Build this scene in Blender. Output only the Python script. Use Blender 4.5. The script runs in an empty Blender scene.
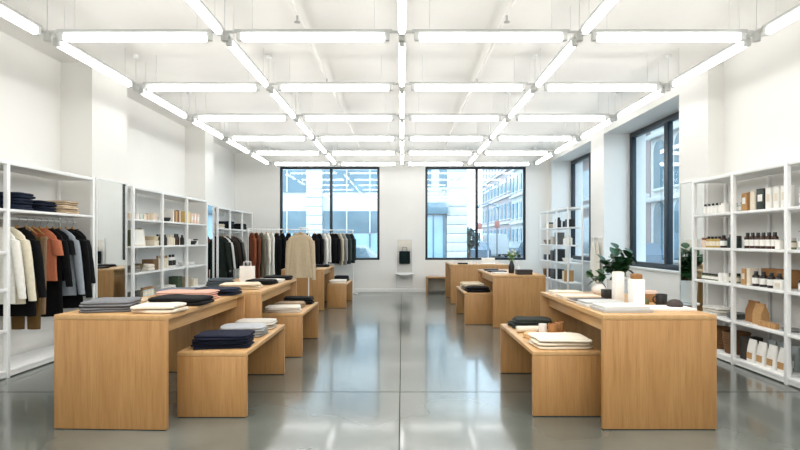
import bpy, bmesh, math, random
from mathutils import Vector, Matrix, noise

SC = bpy.context.scene
COL = SC.collection
PI = math.pi

# ------------------------------------------------------------------ materials
def lin(c):
    c = c / 255.0
    return c / 12.92 if c <= 0.04045 else ((c + 0.055) / 1.055) ** 2.4

def rgb(r, g, b):
    return (lin(r), lin(g), lin(b), 1.0)

MATS = {}

def new_mat(name):
    m = bpy.data.materials.new(name)
    m.use_nodes = True
    nt = m.node_tree
    return m, nt, nt.nodes["Principled BSDF"]

def mixrgb(nt, fac, a, b):
    n = nt.nodes.new("ShaderNodeMix")
    n.data_type = 'RGBA'
    if isinstance(fac, float):
        n.inputs[0].default_value = fac
    else:
        nt.links.new(fac, n.inputs[0])
    for i, v in ((6, a), (7, b)):
        if isinstance(v, tuple):
            n.inputs[i].default_value = v
        else:
            nt.links.new(v, n.inputs[i])
    return n.outputs[2]

def noise_tex(nt, scale, detail=3, stretch=(1, 1, 1), rough=0.55):
    tc = nt.nodes.new("ShaderNodeTexCoord")
    mp = nt.nodes.new("ShaderNodeMapping")
    mp.inputs["Scale"].default_value = stretch
    nz = nt.nodes.new("ShaderNodeTexNoise")
    nz.inputs["Scale"].default_value = scale
    nz.inputs["Detail"].default_value = detail
    nz.inputs["Roughness"].default_value = rough
    nt.links.new(tc.outputs["Object"], mp.inputs[0])
    nt.links.new(mp.outputs[0], nz.inputs["Vector"])
    return nz.outputs["Fac"]

def ramp(nt, fac, stops):
    r = nt.nodes.new("ShaderNodeValToRGB")
    el = r.color_ramp.elements
    while len(el) < len(stops):
        el.new(0.5)
    for e, (p, c) in zip(el, stops):
        e.position = p
        e.color = c
    nt.links.new(fac, r.inputs[0])
    return r.outputs[0]

def bump(nt, bs, fac, strength, dist=0.01):
    b = nt.nodes.new("ShaderNodeBump")
    b.inputs["Strength"].default_value = strength
    b.inputs["Distance"].default_value = dist
    nt.links.new(fac, b.inputs["Height"])
    nt.links.new(b.outputs[0], bs.inputs["Normal"])

def mottled(name, c, rough=0.5, var=0.06, scale=8.0, metal=0.0, bmp=0.0, sheen=0.0, stretch=(1, 1, 1), spec=0.5):
    if name in MATS:
        return MATS[name]
    m, nt, bs = new_mat(name)
    f = noise_tex(nt, scale, 3, stretch)
    lo = tuple(max(0, x * (1 - var)) for x in c[:3]) + (1,)
    hi = tuple(min(1, x * (1 + var)) for x in c[:3]) + (1,)
    nt.links.new(ramp(nt, f, [(0.3, lo), (0.7, hi)]), bs.inputs["Base Color"])
    bs.inputs["Roughness"].default_value = rough
    bs.inputs["Metallic"].default_value = metal
    bs.inputs["Specular IOR Level"].default_value = spec
    if sheen:
        bs.inputs["Sheen Weight"].default_value = sheen
    if bmp:
        bump(nt, bs, f, bmp)
    MATS[name] = m
    return m

def fab(r, g, b):
    return mottled("fabric_%d_%d_%d" % (r, g, b), rgb(r, g, b), 0.92, 0.06, 30, bmp=0.12, sheen=0.03, spec=0.12)

def paint(r, g, b, rough=0.5):
    return mottled("paint_%d_%d_%d" % (r, g, b), rgb(r, g, b), rough, 0.04, 12)

def wood(name, axis, c_lo, c_hi):
    if name in MATS:
        return MATS[name]
    m, nt, bs = new_mat(name)
    st = [7.0, 7.0, 7.0]
    st[axis] = 0.55
    f = noise_tex(nt, 2.6, 6, tuple(st), 0.62)
    st2 = [60.0, 60.0, 60.0]
    st2[axis] = 1.6
    f2 = noise_tex(nt, 2.0, 3, tuple(st2), 0.6)
    base = ramp(nt, f, [(0.3, c_lo), (0.48, tuple((a + b) / 2 for a, b in zip(c_lo, c_hi))), (0.72, c_hi)])
    pores = ramp(nt, f2, [(0.36, (0.70, 0.62, 0.52, 1)), (0.5, (1, 1, 1, 1))])
    mul = nt.nodes.new("ShaderNodeMix")
    mul.data_type = 'RGBA'
    mul.blend_type = 'MULTIPLY'
    mul.inputs[0].default_value = 0.4
    nt.links.new(base, mul.inputs[6])
    nt.links.new(pores, mul.inputs[7])
    nt.links.new(mul.outputs[2], bs.inputs["Base Color"])
    bs.inputs["Roughness"].default_value = 0.42
    bump(nt, bs, f2, 0.05, 0.002)
    MATS[name] = m
    return m

W_LO, W_HI = rgb(166, 121, 71), rgb(188, 144, 92)
WOOD_Z = wood("maple_veneer_upright", 2, W_LO, W_HI)
WOOD_Y = wood("maple_veneer_long", 1, rgb(190, 148, 98), rgb(208, 168, 118))
WOOD_X = wood("maple_veneer_cross", 0, W_LO, W_HI)
WOOD_S = wood("hanger_beech", 0, rgb(176, 128, 72), rgb(206, 160, 100))
WHITE_WALL = mottled("white_wall_paint", rgb(238, 237, 233), 0.7, 0.012, 1.5)
CEIL = mottled("ceiling_paint", rgb(236, 234, 230), 0.8, 0.02, 0.9)
WHITE_METAL = mottled("white_powder_coat", rgb(240, 241, 240), 0.4, 0.015, 20)
GREY_METAL = mottled("grey_light_hub", rgb(212, 214, 212), 0.5, 0.03, 20)
STEEL = mottled("brushed_steel", rgb(190, 190, 188), 0.3, 0.06, 30, metal=0.9, stretch=(1, 1, 8))
BLACK_FRAME = mottled("dark_window_frame", rgb(26, 40, 50), 0.4, 0.1, 15)
KRAFT = mottled("kraft_board", rgb(184, 142, 92), 0.8, 0.1, 40, bmp=0.05)
KRAFT_D = mottled("brown_kraft_paper", rgb(150, 106, 62), 0.8, 0.12, 40, bmp=0.05)
PAPER = mottled("white_paper", rgb(238, 236, 230), 0.7, 0.02, 20)
CREAMP = mottled("cream_card", rgb(226, 216, 196), 0.7, 0.03, 20)
BLACKP = mottled("black_card", rgb(24, 24, 24), 0.5, 0.15, 20)
DARKG = mottled("dark_green_card", rgb(34, 46, 40), 0.5, 0.12, 20)
CERAMIC = mottled("white_ceramic", rgb(238, 236, 232), 0.25, 0.02, 10)
CERBLK = mottled("black_stoneware", rgb(28, 28, 30), 0.45, 0.15, 30)
AMBER = mottled("amber_glass", rgb(58, 32, 18), 0.12, 0.1, 10)
DKCAP = mottled("dark_bottle_cap", rgb(20, 17, 17), 0.35, 0.1, 10)
TEAL = mottled("smoked_teal_glass", rgb(30, 52, 52), 0.15, 0.1, 10)
OLIVEG = mottled("olive_glass", rgb(120, 124, 90), 0.15, 0.1, 10)
CLEARG = mottled("frosted_glass", rgb(198, 208, 204), 0.2, 0.05, 10)
YELLOWC = mottled("pale_yellow_card", rgb(226, 200, 120), 0.6, 0.05, 20)
PINKC = mottled("blush_card", rgb(232, 206, 190), 0.6, 0.05, 20)
WICKER = mottled("brown_wicker", rgb(112, 78, 44), 0.8, 0.35, 90, bmp=0.6, stretch=(1, 1, 4))
LEAF = mottled("fig_leaf", rgb(34, 74, 36), 0.4, 0.3, 20)
LEAF_L = mottled("light_leaf", rgb(110, 150, 70), 0.5, 0.3, 20)
BARK = mottled("stem_bark", rgb(90, 70, 48), 0.8, 0.2, 40)
SOIL = mottled("soil", rgb(40, 30, 24), 0.9, 0.3, 60, bmp=0.5)
PETAL = mottled("pale_petal", rgb(230, 222, 196), 0.6, 0.1, 30)

def make_floor_mat():
    m, nt, bs = new_mat("polished_concrete")
    f1 = noise_tex(nt, 0.6, 2.5, (1, 1, 1), 0.5)
    f2 = noise_tex(nt, 4.0, 2, (1, 1, 1), 0.5)
    c1 = ramp(nt, f1, [(0.28, rgb(78, 83, 77)), (0.5, rgb(101, 106, 100)), (0.72, rgb(128, 132, 126))])
    c2 = ramp(nt, f2, [(0.3, (0.93, 0.93, 0.92, 1)), (0.7, (1.0, 1.0, 1.0, 1))])
    mul = nt.nodes.new("ShaderNodeMix"); mul.data_type = 'RGBA'; mul.blend_type = 'MULTIPLY'
    mul.inputs[0].default_value = 1.0
    nt.links.new(c1, mul.inputs[6]); nt.links.new(c2, mul.inputs[7])
    tc = nt.nodes.new("ShaderNodeTexCoord")
    sep = nt.nodes.new("ShaderNodeSeparateXYZ")
    nt.links.new(tc.outputs["Object"], sep.inputs[0])
    def mth(op, a, b):
        n = nt.nodes.new("ShaderNodeMath"); n.operation = op
        for i, v in enumerate((a, b)):
            if v is None: continue
            if isinstance(v, float): n.inputs[i].default_value = v
            else: nt.links.new(v, n.inputs[i])
        return n.outputs[0]
    # saw-cut control joints: one along the room centre, others every 4.6 m
    px = mth('PINGPONG', mth('ADD', sep.outputs[0], 0.02), 4.6)
    py = mth('PINGPONG', mth('ADD', sep.outputs[1], -5.26), 4.6)
    jx = mth('LESS_THAN', px, 0.0042)
    jy = mth('LESS_THAN', py, 0.008)
    j = mth('MAXIMUM', jx, jy)
    col = mixrgb(nt, j, mul.outputs[2], rgb(52, 52, 50))
    nt.links.new(col, bs.inputs["Base Color"])
    bs.inputs["Roughness"].default_value = 0.22
    bs.inputs["Coat Roughness"].default_value = 0.085
    nj = mth('SUBTRACT', 1.0, j)
    nt.links.new(mth('MULTIPLY', nj, 0.5), bs.inputs["Coat Weight"])
    nt.links.new(mth('MULTIPLY', nj, 0.6), bs.inputs["Specular IOR Level"])
    return m
FLOOR = make_floor_mat()

def make_glass():
    m = bpy.data.materials.new("window_glass")
    m.use_nodes = True
    nt = m.node_tree
    nt.nodes.clear()
    out = nt.nodes.new("ShaderNodeOutputMaterial")
    mx = nt.nodes.new("ShaderNodeMixShader")
    tr = nt.nodes.new("ShaderNodeBsdfTransparent")
    tr.inputs[0].default_value = (0.93, 0.97, 1.0, 1)
    gl = nt.nodes.new("ShaderNodeBsdfGlossy")
    gl.inputs["Roughness"].default_value = 0.01
    fr = nt.nodes.new("ShaderNodeFresnel")
    fr.inputs[0].default_value = 1.5
    geo = nt.nodes.new("ShaderNodeNewGeometry")
    sub = nt.nodes.new("ShaderNodeMath"); sub.operation = 'SUBTRACT'
    sub.inputs[0].default_value = 1.0
    nt.links.new(geo.outputs["Backfacing"], sub.inputs[1])
    mul = nt.nodes.new("ShaderNodeMath"); mul.operation = 'MULTIPLY'
    nt.links.new(fr.outputs[0], mul.inputs[0]); nt.links.new(sub.outputs[0], mul.inputs[1])
    m2 = nt.nodes.new("ShaderNodeMath"); m2.operation = 'MULTIPLY'; m2.use_clamp = True
    m2.inputs[1].default_value = 2.0
    nt.links.new(mul.outputs[0], m2.inputs[0]); nt.links.new(m2.outputs[0], mx.inputs[0])
    nt.links.new(tr.outputs[0], mx.inputs[1])
    nt.links.new(gl.outputs[0], mx.inputs[2])
    nt.links.new(mx.outputs[0], out.inputs[0])
    return m
GLASS = make_glass()
MIRROR, _nt, _bs = new_mat("mirror_silver")
_bs.inputs["Metallic"].default_value = 1.0
_bs.inputs["Roughness"].default_value = 0.02
_bs.inputs["Base Color"].default_value = (0.88, 0.91, 0.9, 1)
TUBE, _nt, _bs = new_mat("lit_tube")
_bs.inputs["Base Color"].default_value = (0.9, 0.9, 0.9, 1)
_bs.inputs["Emission Color"].default_value = (1.0, 0.988, 0.97, 1)
_bs.inputs["Emission Strength"].default_value = 9.3

# ------------------------------------------------------------------ mesh builder
class G:
    def __init__(s):
        s.bm = bmesh.new()

    def box(s, x0, x1, y0, y1, z0, z1, bev=0.0, rot=None):
        mtx = Matrix.Translation(((x0 + x1) / 2, (y0 + y1) / 2, (z0 + z1) / 2))
        if rot is not None:
            mtx = mtx @ rot
        mtx = mtx @ Matrix.Diagonal((abs(x1 - x0), abs(y1 - y0), abs(z1 - z0), 1))
        r = bmesh.ops.create_cube(s.bm, size=1, matrix=mtx)
        if bev > 0:
            es = list({e for v in r['verts'] for e in v.link_edges})
            bmesh.ops.bevel(s.bm, geom=es, offset=bev, segments=2, profile=0.5, affect='EDGES', clamp_overlap=True)
        return s

    def rings(s, rings, cap0=True, cap1=True, closed=True):
        vs = [[s.bm.verts.new(p) for p in r] for r in rings]
        n = len(vs[0])
        for a, b in zip(vs[:-1], vs[1:]):
            for i in range(n if closed else n - 1):
                j = (i + 1) % n
                s.bm.faces.new((a[i], a[j], b[j], b[i]))
        if cap0:
            s.bm.faces.new(list(reversed(vs[0])))
        if cap1:
            s.bm.faces.new(vs[-1])
        return s

    def lathe(s, prof, cx=0, cy=0, cz=0, seg=20, cap0=True, cap1=True):
        return s.rings([[(cx + r * math.cos(2 * PI * i / seg), cy + r * math.sin(2 * PI * i / seg), cz + z)
                         for i in range(seg)] for r, z in prof], cap0, cap1)

    def tube(s, pts, r, seg=8):
        pts = [Vector(p) for p in pts]
        rs = r if isinstance(r, (list, tuple)) else [r] * len(pts)
        rings = []
        ref = Vector((0, 0, 1))
        for i, p in enumerate(pts):
            a = pts[max(0, i - 1)]; b = pts[min(len(pts) - 1, i + 1)]
            t = (b - a).normalized()
            if abs(t.dot(ref)) > 0.95:
                ref = Vector((0, 1, 0)) if abs(t.y) < 0.9 else Vector((1, 0, 0))
            u = t.cross(ref).normalized(); v = u.cross(t).normalized()
            rings.append([tuple(p + rs[i] * (math.cos(2 * PI * k / seg) * u + math.sin(2 * PI * k / seg) * v)) for k in range(seg)])
        return s.rings(rings)

    def mesh(s, name, mat):
        bmesh.ops.recalc_face_normals(s.bm, faces=s.bm.faces)
        me = bpy.data.meshes.new(name)
        s.bm.to_mesh(me)
        s.bm.free()
        me.materials.append(mat)
        me.shade_smooth()
        me.set_sharp_from_angle(angle=math.radians(38))
        return me

def obj(name, g, mat, parent=None, loc=(0, 0, 0), rz=0.0):
    me = g.mesh(name, mat) if isinstance(g, G) else g
    o = bpy.data.objects.new(name, me)
    COL.objects.link(o)
    o.location = loc
    o.rotation_euler = (0, 0, rz)
    if parent is not None:
        o.parent = parent
    return o

def thing(name, cat, label=None, loc=(0, 0, 0), rz=0.0, group=None, kind=None):
    o = bpy.data.objects.new(name, None)
    o.empty_display_size = 0.1
    COL.objects.link(o)
    o.location = loc
    o.rotation_euler = (0, 0, rz)
    return tag(o, label, cat, group, kind)

def tag(o, label=None, cat=None, group=None, kind=None):
    if label: o["label"] = label
    if cat: o["category"] = cat
    if group: o["group"] = group
    if kind: o["kind"] = kind
    return o

def struct(name, g, mat, label, cat):
    return tag(obj(name, g, mat), label, cat, None, "structure")

def dup(root):
    r = root.copy(); COL.objects.link(r)
    for ch in root.children:
        c = ch.copy(); COL.objects.link(c); c.parent = r
        for gc in ch.children:
            d = gc.copy(); COL.objects.link(d); d.parent = c
    return r

PROTO = {}
def put(key, maker, label, loc, rz=0.0, group=None):
    if key in PROTO:
        r = dup(PROTO[key])
    else:
        r = maker(); PROTO[key] = r
    r["label"] = label
    r.location = loc
    r.rotation_euler = (0, 0, rz)
    if "group" in r.keys(): del r["group"]
    if group: r["group"] = group
    return r

def lins(a, b, n):
    return [a + (b - a) * i / (n - 1) for i in range(n)] if n > 1 else [(a + b) / 2]

ORD = ["first", "second", "third", "fourth", "fifth", "sixth", "seventh", "eighth", "ninth", "tenth", "eleventh", "twelfth", "thirteenth", "fourteenth", "fifteenth", "sixteenth", "seventeenth", "eighteenth", "nineteenth", "twentieth", "last"]

# ------------------------------------------------------------------ room shell
D = 15.3
struct("floor", G().box(-5.1, 5.1, -2.6, D + 0.3, -0.15, 0), FLOOR, "polished grey concrete floor with thin saw-cut joints", "floor")
struct("ceiling", G().box(-5.1, 5.1, -2.6, D + 0.3, 4.0, 4.2), CEIL, "white painted flat ceiling above the light grid", "ceiling")
struct("wall_left", G().box(-5.1, -4.8, -2.6, D + 0.3, 0, 4.0), WHITE_WALL, "white side wall behind the clothes shelving", "wall")
struct("wall_front", G().box(-4.8, 4.44, -2.6, -2.4, 0, 4.0), WHITE_WALL, "white shop wall behind the viewer", "wall")
g = G()
WX = [(-3.51, -0.646), (0.67, 3.556)]
WZ0, WZ1 = 0.926, 3.604
xs = [-4.8, WX[0][0], WX[0][1], WX[1][0], WX[1][1], 4.9]
g.box(xs[0], xs[5], D, D + 0.3, 0, WZ0).box(xs[0], xs[5], D, D + 0.3, WZ1, 4.0)
g.box(xs[0], xs[1], D, D + 0.3, WZ0, WZ1).box(xs[2], xs[3], D, D + 0.3, WZ0, WZ1).box(xs[4], xs[5], D, D + 0.3, WZ0, WZ1)
struct("wall_back", g, WHITE_WALL, "white end wall holding the two wide black-framed windows", "wall")
g = G()
PX, WRX = 4.22, 4.70
g.box(4.44, 5.1, -2.6, 7.35, 0, 4.0)
for y0, y1 in ((7.35, 8.12), (11.15, 11.92), (15.04, D)):
    g.box(PX, 5.1, y0, y1, 0, 4.0)
for y0, y1 in ((8.12, 11.15), (11.92, 15.04)):
    g.box(WRX, 5.1, y0, y1, 0, 0.95)
    g.box(PX, 5.1, y0, y1, 3.72, 4.0)
struct("wall_right", g, WHITE_WALL, "white side wall with piers and deep window niches", "wall")
struct("column_left", G().box(-4.8, -4.36, 7.5, 8.45, 0, 4.0), WHITE_WALL, "white square column carrying the tall mirror, nearer of the two", "column")
struct("column_left_far", G().box(-4.8, -4.36, 11.8, 12.34, 0, 4.0), WHITE_WALL, "white square column beyond the open product shelving", "column")
struct("baseboard_back", G().box(-4.8, 4.22, D - 0.02, D, 0, 0.11, 0.004), WHITE_METAL, "white baseboard along the end wall under the windows", "baseboard")
struct("baseboard_right", G().box(4.68, 4.70, 8.12, 11.15, 0, 0.11, 0.004), WHITE_METAL, "white baseboard below the side window", "baseboard")
struct("baseboard_left", G().box(-4.8, -4.78, 8.45, 11.8, 0, 0.11, 0.004), WHITE_METAL, "white baseboard behind the product shelving", "baseboard")
for i, (y0, y1) in enumerate(((8.12, 11.15), (11.92, 15.04))):
    struct("trim_%d" % (i + 1), G().box(4.66, 4.74, y0, y1, 0.93, 0.965, 0.005), WHITE_METAL,
           ("white sill of the side window beside the fig plant", "white sill of the side window behind the etagere")[i], "window sill")

def window_xz(name, x0, x1, z0, z1, y, label):
    t = thing(name, "window", label, ((x0 + x1) / 2, y, z0), kind="structure")
    w, h = (x1 - x0) / 2, z1 - z0
    f, dep = 0.065, 0.09
    g = G()
    g.box(-w, -w + f, 0, dep, 0, h, 0.006).box(w - f, w, 0, dep, 0, h, 0.006)
    g.box(-w + f, w - f, 0, dep, 0, f, 0.006).box(-w + f, w - f, 0, dep, h - f, h, 0.006)
    obj("window_frame", g, BLACK_FRAME, t)
    obj("mullion", G().box(0.0, 0.075, 0, dep, f, h - f, 0.006), BLACK_FRAME, t)
    obj("pane", G().box(-w + f, 0.0, 0.045, 0.053, f, h - f), GLASS, t)
    obj("pane", G().box(0.075, w - f, 0.045, 0.053, f, h - f), GLASS, t)
    return t

window_xz("window_1", WX[0][0], WX[0][1], WZ0, WZ1, D + 0.03, "wide black-framed end-wall window behind the clothes rack")
window_xz("window_2", WX[1][0], WX[1][1], WZ0, WZ1, D + 0.03, "wide black-framed end-wall window above the wooden cash desk")

def window_yz(name, y0, y1, z0, z1, x, ym, label):
    t = thing(name, "window", label, (x, y0, z0), kind="structure")
    L, h = y1 - y0, z1 - z0
    f, dep = 0.1, 0.1
    g = G()
    g.box(0, dep, 0, f, 0, h, 0.006).box(0, dep, L - f, L, 0, h, 0.006)
    g.box(0, dep, f, L - f, 0, f, 0.006).box(0, dep, f, L - f, h - f, h, 0.006)
    obj("window_frame", g, BLACK_FRAME, t)
    m = ym - y0
    obj("mullion", G().box(0, dep, m - 0.07, m + 0.07, f, h - f, 0.006), BLACK_FRAME, t)
    obj("pane", G().box(0.05, 0.058, f, m - 0.07, f, h - f), GLASS, t)
    obj("pane", G().box(0.05, 0.058, m + 0.07, L - f, f, h - f), GLASS, t)

window_yz("window_3", 8.12, 11.15, 0.965, 3.72, 4.76, 9.62, "tall dark-framed side window beside the fig plant")
window_yz("window_4", 11.92, 15.04, 0.965, 3.72, 4.76, 13.5, "tall dark-framed side window behind the white etagere")

# ------------------------------------------------------------------ light grid
LX = [-3.6, -1.8, 0.0, 1.8, 3.6]
LY = [5.41 + 1.8 * k for k in range(6)]
LZ = 3.55
RAILM = mottled("grey_light_rail", rgb(196, 198, 196), 0.5, 0.03, 20)
def mk_light():
    t = thing("pendant_tube_light", "tube light")
    obj("housing", G().box(-0.80, 0.80, -0.018, 0.018, 0.05, 0.085, 0.004), RAILM, t)
    prof = [(0.026, -0.72), (0.035, -0.708), (0.035, 0.708), (0.026, 0.72)]
    rings = [[(z, r * math.cos(2 * PI * i / 16), r * math.sin(2 * PI * i / 16)) for i in range(16)] for r, z in prof]
    obj("tube", G().rings(rings), TUBE, t)
    for s in (-1, 1):
        obj("end_socket", G().box(s * 0.725, s * 0.775, -0.028, 0.028, -0.03, 0.05, 0.008), GREY_METAL, t)
        obj("suspension_cable", G().tube([(s * 0.62, 0, 0.08), (s * 0.62, 0, 0.45)], 0.0028, 5), GREY_METAL, t)
    return t
LINE = ["line along the clothes wall", "inner clothes-side line", "centre line", "inner bottle-side line", "line along the bottle wall"]
GAP = ["nearest the clothes wall", "just clothes-side of centre", "just bottle-side of centre", "nearest the bottle wall"]
for r, y in enumerate(LY):
    for c in range(4):
        put("light", mk_light, "lit crosswise tube light, %s row from the camera, %s" % (ORD[r], GAP[c]),
            ((LX[c] + LX[c + 1]) / 2, y, LZ), 0, "tube lights of the ceiling grid")
for c, x in enumerate(LX):
    for r in range(6):
        y = LY[0] - 0.9 + 1.8 * r
        put("light", mk_light, "lit lengthwise tube light, %s from the camera on the %s" % (ORD[r], LINE[c]),
            (x, y, LZ), PI / 2, "tube lights of the ceiling grid")
def mk_hub():
    t = thing("pendant_light_connector", "light connector")
    g = G().lathe([(0.03, -0.035), (0.035, -0.03), (0.035, 0.06), (0.025, 0.072)], seg=20)
    obj("hub", g, GREY_METAL, t)
    for a in range(4):
        ca, sa = (1, 0, -1, 0)[a], (0, 1, 0, -1)[a]
        obj("arm", G().tube([(ca * 0.03, sa * 0.03, 0.062), (ca * 0.098, sa * 0.098, 0.062)], 0.016, 8), GREY_METAL, t)
    obj("suspension_cable", G().tube([(0, 0, 0.07), (0, 0, 0.44)], 0.004, 6), GREY_METAL, t)
    obj("ceiling_cup", G().lathe([(0.03, 0.41), (0.04, 0.42), (0.04, 0.45)], seg=16), WHITE_METAL, t)
    return t
for r, y in enumerate(LY):
    for c, x in enumerate(LX):
        put("hub", mk_hub, "grey light connector on the %s, %s row from the camera" % (LINE[c], ORD[r]),
            (x, y, LZ), 0, "connectors of the ceiling light grid")

for s, lab in ((-1, "white sprinkler pipe under the ceiling, on the clothes side"), (1, "white sprinkler pipe under the ceiling, on the bottle-shelf side")):
    t = thing("ceiling_mounted_pipe", "sprinkler pipe", lab, (s * 1.13, 0, 3.94))
    obj("pipe", G().tube([(0, 1.0, 0), (0, D, 0)], 0.022, 10), CEIL, t)
    for y in (5.75, 8.0, 10.3, 12.6):
        h = obj("sprinkler_head", G().lathe([(0.012, -0.10), (0.034, -0.095), (0.034, -0.088), (0.01, -0.08), (0.013, -0.02)], seg=10), STEEL, t, (0, y, 0))

# ------------------------------------------------------------------ tables and benches
def mk_table(name, cat, label, x0, x1, y0, y1, h, apron=0.12, t_top=0.04, yaw=0.0):
    w, L = x1 - x0, y1 - y0
    t = thing(name, cat, label, (x0 + w / 2, y0, 0), yaw)
    e = 0.042
    obj("tabletop", G().box(-w / 2, w / 2, 0, L, h - t_top, h, 0.004), WOOD_Y, t)
    obj("end_panel", G().box(-w / 2, w / 2, 0.0008, e, 0.008, h - t_top - 0.0005, 0.003), WOOD_Z, t)
    obj("end_panel", G().box(-w / 2, w / 2, L - e, L - 0.0008, 0.008, h - t_top - 0.0005, 0.003), WOOD_Z, t)
    if apron:
        for s in (-1, 1):
            xx = s * (w / 2 - 0.09)
            obj("apron", G().box(xx - 0.011, xx + 0.011, e, L - e, h - t_top - apron, h - t_top - 0.0005, 0.002), WOOD_Y, t)
    for yy in (e / 2, L - e / 2):
        obj("floor_glide", G().box(-w / 2 + 0.01, w / 2 - 0.01, yy - 0.015, yy + 0.015, 0, 0.0079), BLACKP, t)
    return t
TH, BH = 0.909, 0.555
def at_table(x0, x1, y0, y1, label, h=TH, yaw=0.0):
    return mk_table("display_table", "table", label, x0, x1, y0, y1, h, 0.12, 0.04, yaw)
def at_bench(x0, x1, y0, y1, label, h=BH):
    return mk_table("display_bench", "bench", label, x0, x1, y0, y1, h, 0.06, 0.036)
at_table(-2.755, -1.85, 4.20, 6.07, "tall maple display table nearest the viewer on the clothes side", yaw=-math.radians(2.2))
at_bench(-1.895, -1.31, 4.49, 5.97, "low maple bench with navy denim, nested under the nearest clothes table")
at_table(-2.53, -1.62, 6.13, 8.20, "tall maple table behind the nearest one, carrying a white paper bag")
at_bench(-1.81, -1.275, 6.81, 8.14, "low maple bench with cream and black knits beside the middle clothes table")
at_table(-2.56, -1.655, 11.3, 13.0, "tall maple table behind the beige sweater on its stand", 0.88)
at_bench(-1.64, -1.225, 11.72, 13.2, "small low maple bench farthest away on the clothes side", 0.535)
at_table(1.584, 2.482, 4.20, 6.10, "tall maple display table with black mug, nearest the viewer beside the bottle shelves")
at_bench(1.11, 1.69, 4.517, 6.03, "low maple bench with wooden cups under the mug table")
at_table(1.55, 2.45, 9.08, 10.95, "tall maple table carrying the black flower vase", 0.9)
at_bench(1.106, 1.66, 9.43, 10.88, "low maple bench with cream and black textiles under the flower-vase table", 0.56)
at_table(1.14, 2.5, 12.5, 14.0, "wide maple cash desk below the end-wall window", 0.925)
t = thing("console_bench", "bench", "small open maple bench standing against the end wall by the wall rack", (0.68, 14.78, 0))
obj("tabletop", G().box(0, 0.95, 0, 0.42, 0.43, 0.47, 0.004), WOOD_X, t)
obj("end_panel", G().box(0, 0.04, 0, 0.42, 0, 0.4295, 0.003), WOOD_Z, t)
obj("end_panel", G().box(0.91, 0.95, 0, 0.42, 0, 0.4295, 0.003), WOOD_Z, t)
obj("back_panel", G().box(0.04, 0.91, 0.39, 0.415, 0.05, 0.4295, 0.002), paint(196, 194, 186), t)

# ------------------------------------------------------------------ shelving
def mk_shelving(label, xf, xb, posts, levels, top, closed_top=True, deck=True, pw=0.046, extra=None):
    """A run of white shelving along a side wall: xf = room-side plane, xb = wall-side plane."""
    s = 1 if xb > xf else -1
    t = thing("shelving_unit", "shelving", label, (xf, posts[0], 0))
    dx = xb - xf
    L = posts[-1] - posts[0]
    a, b = sorted((0.0, s * pw))
    for y in posts:
        yy = y - posts[0]
        obj("front_post", G().box(a, b, yy - pw / 2, yy + pw / 2, 0, top, 0.004), WHITE_METAL, t)
        c, d = sorted((dx - s * 0.03, dx))
        obj("rear_post", G().box(c, d, yy - 0.016, yy + 0.016, 0, top, 0.003), WHITE_METAL, t)
    for i in range(len(posts) - 1):
        y0, y1 = posts[i] - posts[0] + pw / 2 + 0.001, posts[i + 1] - posts[0] - pw / 2 - 0.001
        c, d = sorted((s * 0.004, dx - s * 0.034))
        for z in (levels if not isinstance(levels[0], (list, tuple)) else levels[i]):
            obj("shelf_board", G().box(c, d, y0, y1, z - 0.032, z, 0.004), WHITE_METAL, t)
        if closed_top:
            obj("top_board", G().box(c, d, y0, y1, top - 0.045, top, 0.004), WHITE_METAL, t)
        if deck:
            obj("plinth", G().box(*sorted((s * 0.012, s * 0.034)), y0, y1, 0.012, 0.05, 0.002), WHITE_METAL, t)
    return t

LV = [0.085, 0.53, 0.97, 1.40, 1.84]
wardrobe = mk_shelving("white wardrobe shelving with hanging rail, nearest the viewer", -4.27, -4.77, [4.19, 5.79, 7.39],
                       [[0.085, 0.53, 0.97, 1.38, 1.84], [0.085, 1.84]], 2.365)
mk_shelving("white open shelving of boxes and bottles between the two columns", -4.27, -4.77, [8.50, 9.54, 10.63, 11.70], LV, 2.365)
far_ward = mk_shelving("white wardrobe shelving in the far corner by the end wall", -4.27, -4.77, [12.40, 13.3, 14.3, 15.22],
                       [0.085, 1.78], 2.28)
mk_shelving("tall white shelving full of amber bottles and boxes", 3.97, 4.43, [4.62, 5.52, 6.42, 7.28], LV, 2.315)
mk_shelving("slim white etagere standing before the rear side window", 3.75, 4.11, [12.1, 13.0, 13.8, 14.5],
            [0.085, 0.53, 0.975, 1.385, 1.80], 2.25, deck=False, pw=0.035)

def rail(parent, x, y0, y1, z, drop):
    xl = x - parent.location.x
    yl = parent.location.y
    obj("hanging_rail", G().tube([(xl, y0 - yl, z), (xl, y1 - yl, z)], 0.016, 10), WHITE_METAL, parent)
    for y in (y0 + 0.04, y1 - 0.04):
        obj("rail_bracket", G().box(xl - 0.008, xl + 0.008, y - yl - 0.012, y - yl + 0.012, z + 0.012, drop, 0.002), WHITE_METAL, parent)
rail(wardrobe, -4.5, 5.84, 7.34, 1.745, 1.808)
rail(far_ward, -4.36, 12.45, 13.25, 1.69, 1.748)
rail(far_ward, -4.36, 13.35, 14.25, 1.69, 1.748)

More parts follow.
